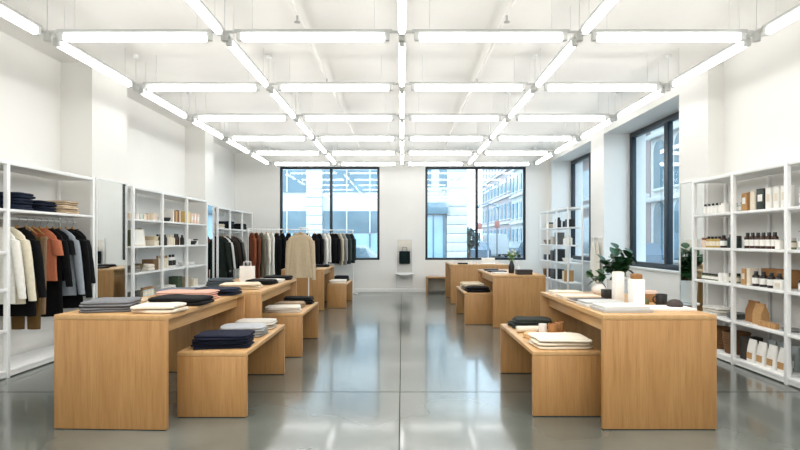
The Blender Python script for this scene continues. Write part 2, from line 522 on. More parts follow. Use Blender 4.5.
# ------------------------------------------------------------------ mirrors
def mk_mirror(label, x, s, y0, y1, z0, z1):
    t = thing("wall_mirror", "mirror", label, (x, y0, z0))
    L, h = y1 - y0, z1 - z0
    f = 0.018
    a, b = sorted((0, s * 0.03))
    g = G().box(a, b, 0, f, 0, h, 0.002).box(a, b, L - f, L, 0, h, 0.002).box(a, b, f, L - f, 0, f, 0.002).box(a, b, f, L - f, h - f, h, 0.002)
    obj("mirror_frame", g, WHITE_METAL, t)
    a, b = sorted((s * 0.004, s * 0.02))
    obj("mirror_glass", G().box(a, b, f, L - f, f, h - f), MIRROR, t)
mk_mirror("tall white-framed mirror on the nearer clothes-side column", -4.358, 1, 7.56, 8.40, 0.15, 2.39)
mk_mirror("narrow tall mirror on the far clothes-side column", -4.358, 1, 11.86, 12.30, 0.15, 2.3)
mk_mirror("tall mirror on the pier behind the bottle shelving", 4.218, -1, 7.40, 8.06, 0.15, 2.36)

# ------------------------------------------------------------------ garments
def sgnp(v, p):
    return math.copysign(abs(v) ** p, v)

def body_mesh(w, L, t, seed, flare, neck):
    rnd = random.Random(seed)
    k1, k2, p1, p2 = rnd.uniform(5, 8), rnd.uniform(10, 15), rnd.uniform(0, 6), rnd.uniform(0, 6)
    prof = [(0.0, neck + 0.012, 0.6), (-0.012, neck + 0.035, 0.66), (-0.042, w * 0.34, 0.74), (-0.09, w * 0.44, 0.84), (-0.15, w * 0.475, 0.92)]
    n = 10
    for i in range(1, n + 1):
        u = i / n
        prof.append((-0.15 - u * (L - 0.15), w * 0.47 + flare * u - 0.012 * math.sin(u * PI), 1.0))
    rings = []
    N = 36
    for z, hw, dt in prof:
        amp = t * 0.085 * min(1.0, max(0.0, -z - 0.1) * 2.2)
        r = []
        for i in range(N):
            a = 2 * PI * i / N
            x = hw * sgnp(math.cos(a), 0.75)
            y = 0.5 * t * dt * 0.70 * sgnp(math.sin(a), 0.8)
            f = amp * (math.sin(k1 * x / w * 2 + p1 + z * 1.5) + 0.6 * math.sin(k2 * x / w * 2 + p2 - z * 2))
            r.append((x, y + f, z + 0.006 * noise.noise((x * 9, z * 7, seed))))
        rings.append(r)
    return G().rings(rings, cap0=False, cap1=True)

def sleeve_mesh(s, w, sl, t, seed, short, splay=0.105):
    rings = []
    M = 11
    for i in range(M):
        u = i / (M - 1)
        cx = s * (w * 0.41 + (0.035 * u if short else splay * u ** 0.8))
        cz = -0.125 - u * sl
        rx = (0.075 - 0.004 * u) if short else (0.066 - 0.026 * u)
        ry = t * (0.40 - (0.02 if short else 0.09) * u)
        r = []
        for k in range(14):
            a = 2 * PI * k / 14
            wob = 1 + 0.09 * noise.noise((math.cos(a) * 2, u * 7, seed + s * 3.0))
            r.append((cx + rx * wob * math.cos(a), ry * wob * math.sin(a), cz + 0.02 * math.cos(a) * s * (1 - u) * -1))
        rings.append(r)
    return G().rings(rings)

def trouser_mesh(w, L, t, seed):
    g = G()
    for s in (-1, 1):
        rings = []
        for i in range(9):
            u = i / 8
            hw = w * 0.25 * (1 - 0.22 * u)
            cx = s * (w * 0.25)
            rings.append([(cx + hw * sgnp(math.cos(2 * PI * k / 16), 0.7), 0.5 * t * (0.8 + 0.1 * math.sin(u * 9 + seed + k)) * sgnp(math.sin(2 * PI * k / 16), 0.8), -u * L) for k in range(16)])
        g.rings(rings)
    return g

def mk_hanger(hook):
    t = thing("coat_hanger", "hanger")
    pts = [(-0.135, 0, -0.076), (-0.10, 0, -0.050), (-0.05, 0, -0.008), (0, 0, 0.004), (0.05, 0, -0.008), (0.10, 0, -0.050), (0.135, 0, -0.076)]
    obj("shoulder_bar", G().tube(pts, [0.007, 0.009, 0.012, 0.014, 0.012, 0.009, 0.007], 8), WOOD_S, t)
    obj("neck_block", G().lathe([(0.013, 0.012), (0.011, 0.03), (0.006, 0.034)], seg=10), WOOD_S, t)
    hp = [(0, 0, -0.002), (0, 0, hook - 0.05)]
    for k in range(10):
        a = -0.9 + k * (PI + 0.9 + 0.35) / 9
        hp.append((0.021 * math.cos(a), 0, hook + 0.021 * math.sin(a)))
    obj("hook", G().tube(hp, 0.0028, 6), STEEL, t)
    return t

NAMES = {"sweater": ("hanging_sweater", "sweater"), "tee": ("hanging_t_shirt", "t-shirt"), "coat": ("hanging_coat", "coat"),
         "shirt": ("hanging_shirt", "shirt"), "dress": ("hanging_dress", "dress"), "trousers": ("hanging_trousers", "trousers")}
SEED = [1]
def hang(kind, col, label, what, x, y, zrail, rz, w=0.47, L=0.75, sl=0.56, t=0.13, flare=0.0, hook=0.1, splay=0.105):
    SEED[0] += 1
    sd = SEED[0]
    mat = fab(*col)
    nm, cat = NAMES[kind]
    z = zrail - hook
    o = thing(nm, cat, label, (x, y, z - 0.012), rz)
    if kind == "trousers":
        obj("waistband", G().box(-w / 2, w / 2, -t * 0.3, t * 0.3, -0.13, -0.092, 0.01), mat, o)
        obj("legs", trouser_mesh(w, L, t * 0.7, sd), mat, o, (0, 0, -0.12))
    else:
        obj("body", body_mesh(w, L, t, sd, flare, 0.075), mat, o)
        if kind != "dress":
            for s in (-1, 1):
                obj("sleeve", sleeve_mesh(s, w, 0.2 if kind == "tee" else sl, t, sd, kind == "tee", splay), mat, o)
        ring = [(0.078 * math.cos(2 * PI * k / 18), 0.3 * t * math.sin(2 * PI * k / 18), 0.002 + 0.008 * math.cos(4 * PI * k / 18)) for k in range(19)]
        obj("collar", G().tube(ring, 0.009, 6), mat, o)
    h = put("hanger%.3f" % hook, lambda: mk_hanger(hook), "wooden hanger holding the " + what, (x, y, z), rz, "wooden hangers")
    return o

RX, RZ = -4.5, 1.745
W1 = "in the nearest wardrobe bay"
hang("shirt", (236, 234, 226), "white shirt hanging first on the wardrobe rail, behind the front post", "first white shirt on the wardrobe rail", RX, 5.92, RZ, 0, 0.44, 0.84, 0.66, 0.11)
hang("sweater", (224, 216, 194), "cream long-sleeved sweater hanging " + W1, "cream sweater on the wardrobe rail", RX, 6.07, RZ, 0, 0.46, 0.86, 0.70, 0.12)
hang("coat", (18, 18, 20), "long black coat hanging just behind the cream sweater", "long black coat behind the cream sweater", RX, 6.24, RZ, 0, 0.46, 1.02, 0.68, 0.13)
hang("trousers", (104, 80, 46), "long olive-brown trousers hanging between black coat and taupe trousers", "long olive-brown trousers", RX, 6.38, RZ, 0, 0.38, 1.08, 0.5, 0.10)
hang("trousers", (142, 116, 92), "taupe trousers hanging before the terracotta t-shirt", "taupe trousers", RX, 6.50, RZ, 0, 0.34, 0.92, 0.62, 0.10)
hang("tee", (186, 112, 82), "terracotta short-sleeved t-shirt hanging " + W1, "terracotta t-shirt", RX, 6.63, RZ, 0, 0.45, 0.64, 0.2, 0.11)
hang("coat", (16, 16, 18), "long black coat hanging between terracotta and black t-shirts", "long black coat behind the terracotta t-shirt", RX, 6.75, RZ, 0, 0.45, 1.10, 0.6, 0.112)
hang("tee", (22, 23, 26), "black short-sleeved t-shirt hanging before the grey-blue sweater", "black t-shirt in the wardrobe", RX, 6.87, RZ, 0, 0.46, 0.66, 0.2, 0.11)
hang("sweater", (150, 158, 166), "grey-blue long sweater hanging " + W1, "grey-blue sweater", RX, 7.00, RZ, 0, 0.46, 0.86, 0.72, 0.11)
hang("coat", (14, 14, 15), "black coat hanging last beside the wardrobe end post", "black coat at the wardrobe end", RX, 7.14, RZ, 0, 0.50, 1.04, 0.78, 0.13)
hang("shirt", (30, 30, 32), "charcoal shirt hanging behind the last black coat", "charcoal shirt behind the last black coat", RX, 7.275, RZ, 0, 0.42, 0.9, 0.6, 0.112)

RZ2 = 1.69
FARG = [("coat", (34, 42, 38), "dark green coat with long sleeves, nearest in the far corner wardrobe", "dark green coat in the far wardrobe", 12.58, 1.0),
        ("shirt", (28, 30, 30), "black shirt second in the far corner wardrobe", "second black shirt in the far wardrobe", 12.74, 0.9),
        ("sweater", (214, 212, 204), "white sweater among dark clothes in the far corner wardrobe", "white sweater in the far wardrobe", 12.90, 0.85),
        ("coat", (34, 34, 38), "charcoal coat behind the white sweater in the far wardrobe", "charcoal coat in the far wardrobe", 13.07, 1.0),
        ("shirt", (70, 62, 54), "brown shirt first in the second bay of the far wardrobe", "brown shirt in the far wardrobe", 13.45, 0.8),
        ("shirt", (36, 40, 46), "navy shirt behind the brown one in the far wardrobe", "navy shirt in the far wardrobe", 13.62, 0.8),
        ("sweater", (120, 112, 100), "taupe sweater in the second bay of the far wardrobe", "taupe sweater in the far wardrobe", 13.80, 0.8)]
for k, col, lab, what, y, L in FARG:
    hang(k, col, lab, what, -4.36, y, RZ2, 0, 0.48, L, 0.66, 0.13)

# freestanding rack in front of the end-wall window
A, B = Vector((-3.75, 13.2, 0)), Vector((-1.39, 14.93, 0))
U = (B - A).normalized()
ang = math.atan2(U.y, U.x)
RL = (B - A).length
t = thing("clothes_rack", "clothes rack", "long white freestanding clothes rack before the end-wall window", tuple(A), ang)
obj("hanging_rail", G().tube([(-0.08, 0, 1.77), (RL + 0.04, 0, 1.77)], 0.015, 10), WHITE_METAL, t)
for xx in (-0.06, RL + 0.02):
    obj("post", G().tube([(xx, 0, 0.03), (xx, 0, 1.77)], 0.014, 10), WHITE_METAL, t)
    obj("foot", G().box(xx - 0.02, xx + 0.02, -0.22, 0.22, 0, 0.03, 0.004), WHITE_METAL, t)
obj("lower_bar", G().tube([(-0.06, 0, 0.12), (RL + 0.02, 0, 0.12)], 0.01, 8), WHITE_METAL, t)
RK = [("shirt", (138, 78, 54), 0.012, 1.02, "rust shirt, first on the long clothes rack"),
      ("coat", (112, 66, 48), 0.05, 1.1, "rust long coat, second on the clothes rack"),
      ("shirt", (112, 108, 92), 0.095, 1.02, "olive grey shirt on the clothes rack beside the rust coat"),
      ("shirt", (228, 224, 212), 0.14, 1.0, "white shirt on the clothes rack beside the olive one"),
      ("dress", (238, 236, 230), 0.185, 0.95, "white sleeveless dress on the clothes rack beside black garments"),
      ("coat", (18, 19, 22), 0.235, 1.0, "black coat, first of the dark run on the clothes rack"),
      ("shirt", (22, 22, 26), 0.285, 1.0, "black shirt, second of the dark run on the clothes rack"),
      ("coat", (26, 27, 32), 0.345, 0.98, "charcoal coat, third of the dark run on the clothes rack"),
      ("shirt", (150, 140, 124), 0.41, 0.85, "taupe shirt on the clothes rack hidden behind the beige sweater"),
      ("shirt", (206, 200, 186), 0.47, 0.85, "pale shirt on the clothes rack hidden behind the beige sweater"),
      ("shirt", (60, 58, 56), 0.53, 0.85, "dark grey shirt on the clothes rack just behind the beige sweater"),
      ("shirt", (24, 24, 26), 0.60, 0.80, "black shirt on the clothes rack beside the beige sweater"),
      ("coat", (20, 20, 24), 0.645, 0.80, "black coat on the clothes rack before the pale pair"),
      ("shirt", (236, 234, 228), 0.69, 0.74, "white shirt on the clothes rack between black garments"),
      ("dress", (226, 222, 214), 0.73, 0.70, "off-white dress on the clothes rack between black garments"),
      ("shirt", (18, 18, 21), 0.775, 0.74, "black shirt on the clothes rack after the off-white dress"),
      ("coat", (24, 24, 28), 0.815, 0.74, "black jacket on the clothes rack before the beige shirt"),
      ("shirt", (196, 186, 166), 0.855, 0.78, "beige shirt near the far end of the clothes rack"),
      ("shirt", (150, 152, 150), 0.895, 0.78, "light grey shirt near the far end of the clothes rack"),
      ("shirt", (60, 72, 70), 0.94, 0.76, "slate green shirt, last but one on the clothes rack"),
      ("coat", (46, 56, 56), 0.985, 0.74, "dark slate jacket, last on the clothes rack")]
for i, (k, col, f, L, lab) in enumerate(RK):
    p = A + U * (RL * f)
    hang(k, col, lab, "%s garment on the long clothes rack" % ORD[i], p.x, p.y, 1.77, ang + PI / 2, 0.42, L * 1.08, 0.6, 0.11, 0.0, 0.1, 0.035)

# single stand with beige sweater
t = thing("garment_stand", "display stand", "slim white floor stand showing the beige sweater", (-1.86, 10.62, 0))
obj("pole", G().tube([(0, 0, 0.02), (0, 0, 1.745)], 0.012, 10), WHITE_METAL, t)
obj("foot_plate", G().box(-0.16, 0.16, -0.14, 0.14, 0, 0.02, 0.004), WHITE_METAL, t)
obj("arm", G().tube([(0, 0, 1.735), (-0.13, -0.13, 1.735), (-0.134, -0.3, 1.735)], 0.011, 8), WHITE_METAL, t)
hang("sweater", (196, 178, 150), "beige long-sleeved sweater hung facing the viewer before the window", "beige sweater on its own stand", -1.992, 10.45, 1.735, 0, 0.52, 0.86, 0.78, 0.15, 0.0, 0.1, 0.05)

# white apron on the pier by the etagere
t = thing("wall_hook_rail", "hook rail", "short white hook rail on the pier beside the etagere", (4.218, 11.5, 1.55))
obj("bar", G().box(-0.02, 0, -0.25, 0.25, -0.02, 0.02, 0.004), WHITE_METAL, t)
for y in (-0.15, 0.15):
    obj("hook", G().tube([(-0.015, y, 0), (-0.06, y, -0.01), (-0.07, y, 0.02)], 0.005, 6), WHITE_METAL, t)
def drape(w, L, seed, top=0.35):
    rnd = random.Random(seed); ph = rnd.uniform(0, 6)
    rings = []
    N = 26
    for j in range(11):
        u = j / 10
        hw = w / 2 * (top + (1 - top) * min(1, u * 2.5) ** 0.6)
        am = 0.018 * (0.5 + 0.5 * u)
        loop = []
        for i in range(N):
            x = -1 + 2 * i / (N - 1)
            loop.append((x * hw, am * math.sin(x * 9 + ph + u) + 0.006, -u * L * (1 + 0.03 * math.sin(x * 3 + ph))))
        for i in range(N):
            x = 1 - 2 * i / (N - 1)
            loop.append((x * hw, am * math.sin(x * 9 + ph + u) - 0.006, -u * L * (1 + 0.03 * math.sin(x * 3 + ph))))
        rings.append(loop)
    return G().rings(rings)
for y, L, col, lab, sd in ((11.35, 0.92, (232, 226, 212), "cream apron hanging from the hook rail beside the etagere, nearer of two", 5),
                           (11.65, 0.80, (238, 236, 228), "white apron hanging from the hook rail beside the etagere, farther of two", 8)):
    o = thing("hanging_apron", "apron", lab, (4.165, y, 1.45), PI / 2)
    obj("skirt", drape(0.26, L, sd), fab(*col), o)
    obj("neck_loop", G().tube([(-0.03, 0, -0.005), (-0.02, 0.0, 0.08), (0, 0, 0.1), (0.02, 0.0, 0.08), (0.03, 0, -0.005)], 0.004, 6), fab(206, 196, 172), o)
    obj("waist_tie", G().tube([(0.05, -0.03, -0.3), (0.06, -0.035, -0.6)], 0.006, 6), fab(206, 196, 172), o)

# ------------------------------------------------------------------ folded clothes
def fold_layer(g, w, d, h, z0, seed, ox=0.0, oy=0.0, rot=0.0):
    """one soft fold: a boxy superellipsoid with a rounded front fold and creases"""
    NU, NV = 40, 9
    ca, sa = math.cos(rot), math.sin(rot)
    rings = []
    for j in range(NV):
        v = -PI / 2 + PI * j / (NV - 1)
        cv = max(0.0, math.cos(v)) ** 0.22
        sv = sgnp(math.sin(v), 0.55)
        if j in (0, NV - 1):
            cv = 0.90
        r = []
        for i in range(NU):
            a = 2 * PI * i / NU
            x = 0.5 * w * cv * sgnp(math.cos(a), 0.28)
            y = 0.5 * d * cv * sgnp(math.sin(a), 0.28)
            n1 = noise.noise((x * 6 + seed * 1.7, y * 6, seed * 0.9))
            n2 = noise.noise((x * 17, y * 17 + seed, 3.1))
            z = 0.5 * h * (1 + sv) + (0.16 * h * n1 + 0.08 * h * n2) * (0.5 + 0.5 * sv)
            n3 = noise.noise((x * 9 + seed * 3.3, y * 9, seed + z0 * 60)); x += 0.03 * n3 + 0.008 * n2; y += 0.03 * n1 + 0.008 * n2
            r.append((ox + x * ca - y * sa, oy + x * sa + y * ca, z0 + max(0.0, z)))
        rings.append(r)
    # inner rings on top so the top surface is creased, not one flat face
    top = rings[-1]
    cx = sum(p[0] for p in top) / NU; cy = sum(p[1] for p in top) / NU
    for s in (0.7, 0.4, 0.12):
        r = []
        for p in top:
            x, y = cx + (p[0] - cx) * s, cy + (p[1] - cy) * s
            r.append((x, y, z0 + h * (1.0 + 0.16 * noise.noise((x * 9 + seed, y * 9, seed * 2.3)))))
        rings.append(r)
    g.rings(rings)

def mk_folded(name, cat, w, d, h, layers, col, seed):
    g = G()
    for i in range(layers):
        fold_layer(g, w * (1 - 0.015 * i), d * (1 - 0.012 * i), h / layers * 1.06, i * h / layers, seed + i * 3,
                   0.006 * math.sin(seed + i), 0.008 * math.cos(seed * 2 + i), 0.03 * math.sin(seed * 3 + i))
    return tag(obj(name, g, fab(*col)), None, cat)

def folded(name, cat, label, x, y, z, w, d, h, col, layers=2, rz=0.0, group=None):
    SEED[0] += 1
    o = mk_folded(name, cat, w, d, h, 2 if layers == 1 and h >= 0.03 else layers, col, SEED[0])
    o.location = (x, y, z + 0.001)
    o.rotation_euler = (0, 0, rz)
    return tag(o, label, None, group)

def pile(name, cat, labels, x, y, z, w, d, hs, cols, layers=2, rz=0.0, group=None):
    for i, lab in enumerate(labels):
        o = folded(name, cat, lab, x + 0.008 * math.sin(i * 5 + x * 9), y + 0.008 * math.cos(i * 3 + y), z, w * (1 - 0.02 * i), d, hs[i], cols[i], layers, rz + 0.04 * math.sin(i * 2 + y * 7), group)
        z += max(v.co.z for v in o.data.vertices) + 0.0015

T1 = TH
pile("folded_sweater", "sweater", ["grey folded sweater at the bottom of the pile on the nearest clothes table", "grey folded sweater on top of the pile on the nearest clothes table"],
     -2.45, 4.50, T1, 0.40, 0.36, [0.04, 0.045], [(112, 114, 118), (124, 126, 130)], 2, 0.15)
pile("folded_sweater", "sweater", ["cream folded sweater under another at the corner of the nearest clothes table", "white folded sweater on the cream one at the table corner"],
     -2.005, 4.40, T1, 0.36, 0.30, [0.028, 0.026], [(222, 208, 188), (232, 222, 206)], 1, -0.06)
folded("folded_sweater", "sweater", "beige folded sweater behind the grey pile", -2.53, 4.98, T1, 0.30, 0.26, 0.035, (204, 182, 152), 1, 0.1)
folded("folded_sweater", "sweater", "black folded sweater in the middle of the nearest clothes table", -2.04, 4.92, T1, 0.52, 0.34, 0.068, (26, 26, 28), 2, -0.12)
pile("folded_sweater", "sweater", ["blush pink folded sweater on the nearest clothes table, lower of two", "blush pink folded sweater on the nearest clothes table, upper of two"],
     -2.14, 5.35, T1, 0.56, 0.34, [0.04, 0.036], [(206, 160, 140), (214, 172, 154)], 1, -0.1)
pile("folded_trousers", "trousers", ["navy folded trousers at the far end of the nearest clothes table, lower", "navy folded trousers at the far end of the nearest clothes table, upper"],
     -1.99, 5.78, T1, 0.44, 0.30, [0.034, 0.036], [(34, 40, 54), (38, 46, 62)], 1, -0.1)
folded("folded_sweater", "sweater", "grey-blue folded sweater beside the navy trousers", -2.44, 5.80, T1, 0.36, 0.32, 0.06, (112, 120, 130), 2, 0.08)
B1 = BH
pile("folded_jeans", "jeans", ["dark navy folded jeans at the bottom of the bench pile", "dark navy folded jeans in the middle of the bench pile", "dark navy folded jeans on top of the bench pile"],
     -1.585, 4.76, B1, 0.50, 0.34, [0.036, 0.036, 0.036], [(24, 28, 44), (28, 34, 52), (26, 30, 48)], 1, 0.06)
pile("folded_sweater", "sweater", ["grey folded sweater beneath the pale one on the denim bench", "pale grey folded sweater topping the middle pile of the denim bench"],
     -1.57, 5.28, B1, 0.44, 0.32, [0.05, 0.045], [(136, 136, 134), (176, 180, 184)], 2, 0.04)
pile("folded_sweater", "sweater", ["light taupe folded sweater at the far end of the denim bench, lower", "pale folded sweater at the far end of the denim bench, upper"],
     -1.57, 5.74, B1, 0.42, 0.28, [0.04, 0.038], [(186, 176, 160), (204, 200, 192)], 2, -0.05)
# second table
pile("folded_sweater", "sweater", ["cream folded sweater at the near end of the middle clothes table, lower", "cream folded sweater at the near end of the middle clothes table, upper"],
     -1.96, 6.52, T1, 0.46, 0.40, [0.032, 0.03], [(226, 208, 178), (232, 218, 194)], 1, 0.08)
folded("folded_sweater", "sweater", "slate folded sweater beside the cream pile on the middle clothes table", -2.36, 6.95, T1, 0.30, 0.36, 0.085, (74, 84, 92), 3, 0.1)
folded("folded_sweater", "sweater", "black folded sweater in the middle of the bag table", -1.88, 7.14, T1, 0.38, 0.34, 0.06, (24, 25, 28), 2, -0.05)
folded("folded_sweater", "sweater", "white folded sweater between two black ones on the bag table", -1.86, 7.55, T1, 0.36, 0.26, 0.035, (228, 224, 216), 1, 0.05)
folded("folded_sweater", "sweater", "black folded sweater at the far end of the bag table", -1.85, 7.92, T1, 0.40, 0.28, 0.055, (26, 27, 30), 2, 0.02)
pile("folded_sweater", "sweater", ["white folded sweater at the near end of the middle bench, lower", "white folded sweater at the near end of the middle bench, upper"],
     -1.555, 7.04, B1, 0.46, 0.32, [0.036, 0.036], [(222, 214, 202), (232, 226, 216)], 1, 0.05)
pile("folded_sweater", "sweater", ["taupe folded sweater in the middle of the middle bench, lower", "brown-beige folded sweater in the middle of the middle bench, upper"],
     -1.57, 7.48, B1, 0.40, 0.28, [0.036, 0.034], [(150, 130, 108), (172, 150, 126)], 1, -0.05)
pile("folded_sweater", "sweater", ["black folded sweater at the far end of the middle bench, lower", "black folded sweater at the far end of the middle bench, upper"],
     -1.53, 7.92, B1, 0.44, 0.30, [0.046, 0.046], [(20, 21, 22), (26, 27, 28)], 2, 0.06)
folded("folded_sweater", "sweater", "black folded sweater on the table behind the sweater stand", -1.85, 12.3, 0.88, 0.34, 0.34, 0.055, (34, 32, 34), 2)
folded("folded_sweater", "sweater", "charcoal folded sweater at the front of the table behind the sweater stand", -2.05, 11.62, 0.88, 0.36, 0.32, 0.045, (70, 66, 64), 2)
folded("folded_sweater", "sweater", "white folded sweater on the farthest small bench", -1.43, 11.98, 0.535, 0.36, 0.34, 0.07, (230, 226, 218), 2)
pile("folded_sweater", "sweater", ["black folded sweater on the farthest small bench, lower", "black folded sweater on the farthest small bench, upper"],
     -1.42, 12.6, 0.535, 0.34, 0.34, [0.06, 0.055], [(26, 28, 34), (30, 32, 38)], 2)
# white paper bag
t = thing("paper_bag", "bag", "white paper carrier bag standing on the middle clothes table", (-2.2, 7.58, T1), 0.1)
g = G()
w, d, h = 0.20, 0.10, 0.22
g.rings([[(-w/2, -d/2, 0), (w/2, -d/2, 0), (w/2, d/2, 0), (-w/2, d/2, 0)], [(-w/2, -d/2*0.95, h*0.5), (w/2, -d/2*0.95, h*0.5), (w/2, d/2*0.95, h*0.5), (-w/2, d/2*0.95, h*0.5)],
         [(-w/2, -d/2*0.8, h), (w/2, -d/2*0.8, h), (w/2, d/2*0.8, h), (-w/2, d/2*0.8, h)]])
obj("body", g, PAPER, t)
obj("handle", G().tube([(-0.05, -0.04, h - 0.01), (-0.045, -0.04, h + 0.06), (0.045, -0.04, h + 0.06), (0.05, -0.04, h - 0.01)], 0.004, 6), PAPER, t)
obj("handle", G().tube([(-0.05, 0.04, h - 0.01), (-0.045, 0.04, h + 0.06), (0.045, 0.04, h + 0.06), (0.05, 0.04, h - 0.01)], 0.004, 6), PAPER, t)
# wardrobe shelf stacks
for n, (y, cols, w) in enumerate([(5.66, [(28, 32, 44), (24, 28, 38)], 0.26), (6.10, [(36, 44, 62), (30, 38, 56), (34, 42, 60)], 0.30), (6.50, [(28, 34, 50), (24, 30, 46)], 0.34), (6.96, [(206, 184, 154), (216, 196, 168), (204, 182, 152)], 0.34)]):
    nm = ["navy pile behind the front post", "tallest navy pile", "navy pile beside the beige one", "beige pile"][n]
    if n == 0: y = 5.60
    pos = ["bottom", "second", "third"]
    pile("folded_trousers" if n < 3 else "folded_sweater", "trousers" if n < 3 else "sweater",
         ["%s folded %s on the wardrobe, %s in the %s" % ("navy" if n < 3 else "beige", "trousers" if n < 3 else "sweater", pos[i], nm) for i in range(len(cols))],
         -4.47, y, 1.84, 0.36, w, [0.062 if n < 3 else 0.05] * len(cols), cols, 1)
for n, (y, col, h, lab) in enumerate([(12.75, (216, 206, 186), 0.1, "cream folded sweater on the far corner wardrobe shelf"), (13.55, (32, 36, 46), 0.2, "navy folded sweaters on the far corner wardrobe shelf"),
                                       (14.6, (30, 30, 34), 0.16, "black folded sweater on the far corner wardrobe shelf by the end wall")]):
    if n == 1:
        pile("folded_sweater", "sweater", ["navy folded sweater on the far corner wardrobe shelf, lower", "navy folded sweater on the far corner wardrobe shelf, upper"], -4.48, y, 1.78, 0.36, 0.42, [0.09, 0.09], [col, (38, 42, 54)], 2)
    else:
        folded("folded_sweater", "sweater", lab, -4.48, y, 1.78, 0.36, 0.42, h, col, 2)

# ------------------------------------------------------------------ small goods
def mk_bottle(nm, r, h, body, cap, lab, pump=False):
    t = thing(nm, "bottle")
    obj("body", G().lathe([(r * 0.92, 0), (r, r * 0.12), (r, h * 0.66), (r * 0.9, h * 0.73), (r * 0.45, h * 0.8), (r * 0.42, h * 0.82)], seg=18), body, t)
    obj("cap", G().lathe([(r * 0.52, h * 0.8), (r * 0.52, h * 0.985), (r * 0.47, h)], seg=14), cap, t)
    if lab:
        obj("paper_label", G().lathe([(r * 1.015, h * 0.17), (r * 1.015, h * 0.56)], seg=18, cap0=False, cap1=False), lab, t)
    if pump:
        obj("pump", G().tube([(0, 0, h), (0, 0, h + r * 0.7), (-r * 1.1, 0, h + r * 0.7)], r * 0.13, 8), cap, t)
    return t

def mk_jar(nm, r, h, body, cap, lab):
    t = thing(nm, "jar")
    obj("body", G().lathe([(r * 0.93, 0), (r, r * 0.1), (r, h * 0.7), (r * 0.9, h * 0.76)], seg=20), body, t)
    obj("lid", G().lathe([(r * 0.96, h * 0.76), (r * 0.96, h * 0.97), (r * 0.9, h)], seg=20), cap, t)
    if lab:
        obj("paper_label", G().lathe([(r * 1.015, h * 0.18), (r * 1.015, h * 0.6)], seg=20, cap0=False, cap1=False), lab, t)
    return t

def mk_box(nm, w, d, h, body, lab, lz=(0.35, 0.7), cat="box"):
    """carton; label faces -x (turned by rz)"""
    t = thing(nm, cat)
    obj("carton", G().box(-d / 2, d / 2, -w / 2, w / 2, 0, h * 0.93, 0.002), body, t)
    obj("lid", G().box(-d / 2 - 0.001, d / 2 + 0.001, -w / 2 - 0.001, w / 2 + 0.001, h * 0.93, h, 0.002), body, t)
    if lab:
        obj("paper_label", G().box(-d / 2 - 0.0025, -d / 2, -w * 0.3, w * 0.3, h * lz[0], h * lz[1]), lab, t)
    return t

def mk_pouch(w, h, body, lab):
    t = thing("stand_up_pouch", "pouch")
    rings = []
    for i in range(7):
        u = i / 6
        ww = w / 2 * (0.97 + 0.03 * math.cos(u * PI))
        dd = 0.045 * (1 - u ** 3) + 0.004
        rings.append([(dd * sgnp(math.cos(2 * PI * k / 20), 0.9), ww * sgnp(math.sin(2 * PI * k / 20), 0.35), u * h) for k in range(20)])
    obj("body", G().rings(rings), body, t)
    obj("paper_label", G().box(-0.05, -0.042, -w * 0.32, w * 0.32, h * 0.14, h * 0.42), lab, t)
    return t

def mk_bag(w, d, h, body):
    t = thing("kraft_bag", "paper bag")
    g = G()
    g.rings([[(-d/2, -w/2, 0), (d/2, -w/2, 0), (d/2, w/2, 0), (-d/2, w/2, 0)], [(-d/2*0.92, -w/2, h*0.6), (d/2*0.92, -w/2, h*0.6), (d/2*0.92, w/2, h*0.6), (-d/2*0.92, w/2, h*0.6)],
             [(-d*0.08, -w/2, h), (d*0.08, -w/2, h), (d*0.08, w/2, h), (-d*0.08, w/2, h)]])
    obj("body", g, body, t)
    obj("folded_top", G().box(-d * 0.12, d * 0.12, -w / 2 - 0.002, w / 2 + 0.002, h - 0.004, h + 0.022, 0.003), body, t)
    return t

def mk_bowl(nm, cat, r, h, mat):
    return tag(obj(nm, G().lathe([(r * 0.5, 0), (r * 0.55, 0.004), (r * 0.85, h * 0.5), (r, h), (r * 0.95, h), (r * 0.8, h * 0.52), (r * 0.4, h * 0.14)], seg=24), mat), None, cat)

def mk_cup(nm, cat, r, h, mat):
    return tag(obj(nm, G().lathe([(r * 0.9, 0), (r * 0.97, h * 0.06), (r, h * 0.95), (r * 0.97, h), (r * 0.9, h), (r * 0.86, h * 0.12)], seg=22), mat), None, cat)

def mk_plate(nm, cat, r, h, mat):
    return tag(obj(nm, G().lathe([(r * 0.6, 0), (r * 0.66, h * 0.25), (r, h * 0.85), (r, h), (r * 0.93, h), (r * 0.64, h * 0.5)], seg=28), mat), None, cat)

def mk_slab(nm, cat, w, d, h, mat, page=None):
    t = thing(nm, cat)
    if page:
        obj("cover", G().box(-w / 2, w / 2, -d / 2, d / 2, h * 0.86, h, 0.001).box(-w / 2, w / 2, -d / 2, d / 2, 0, h * 0.14, 0.001), mat, t)
        obj("pages", G().box(-w / 2 + 0.006, w / 2 - 0.006, -d / 2 + 0.006, d / 2 - 0.006, h * 0.14, h * 0.86), page, t)
    else:
        obj("box_base", G().box(-w / 2, w / 2, -d / 2, d / 2, 0, h * 0.55, 0.002), mat, t)
        obj("lid", G().box(-w / 2 - 0.003, w / 2 + 0.003, -d / 2 - 0.003, d / 2 + 0.003, h * 0.55, h, 0.003), mat, t)
    return t

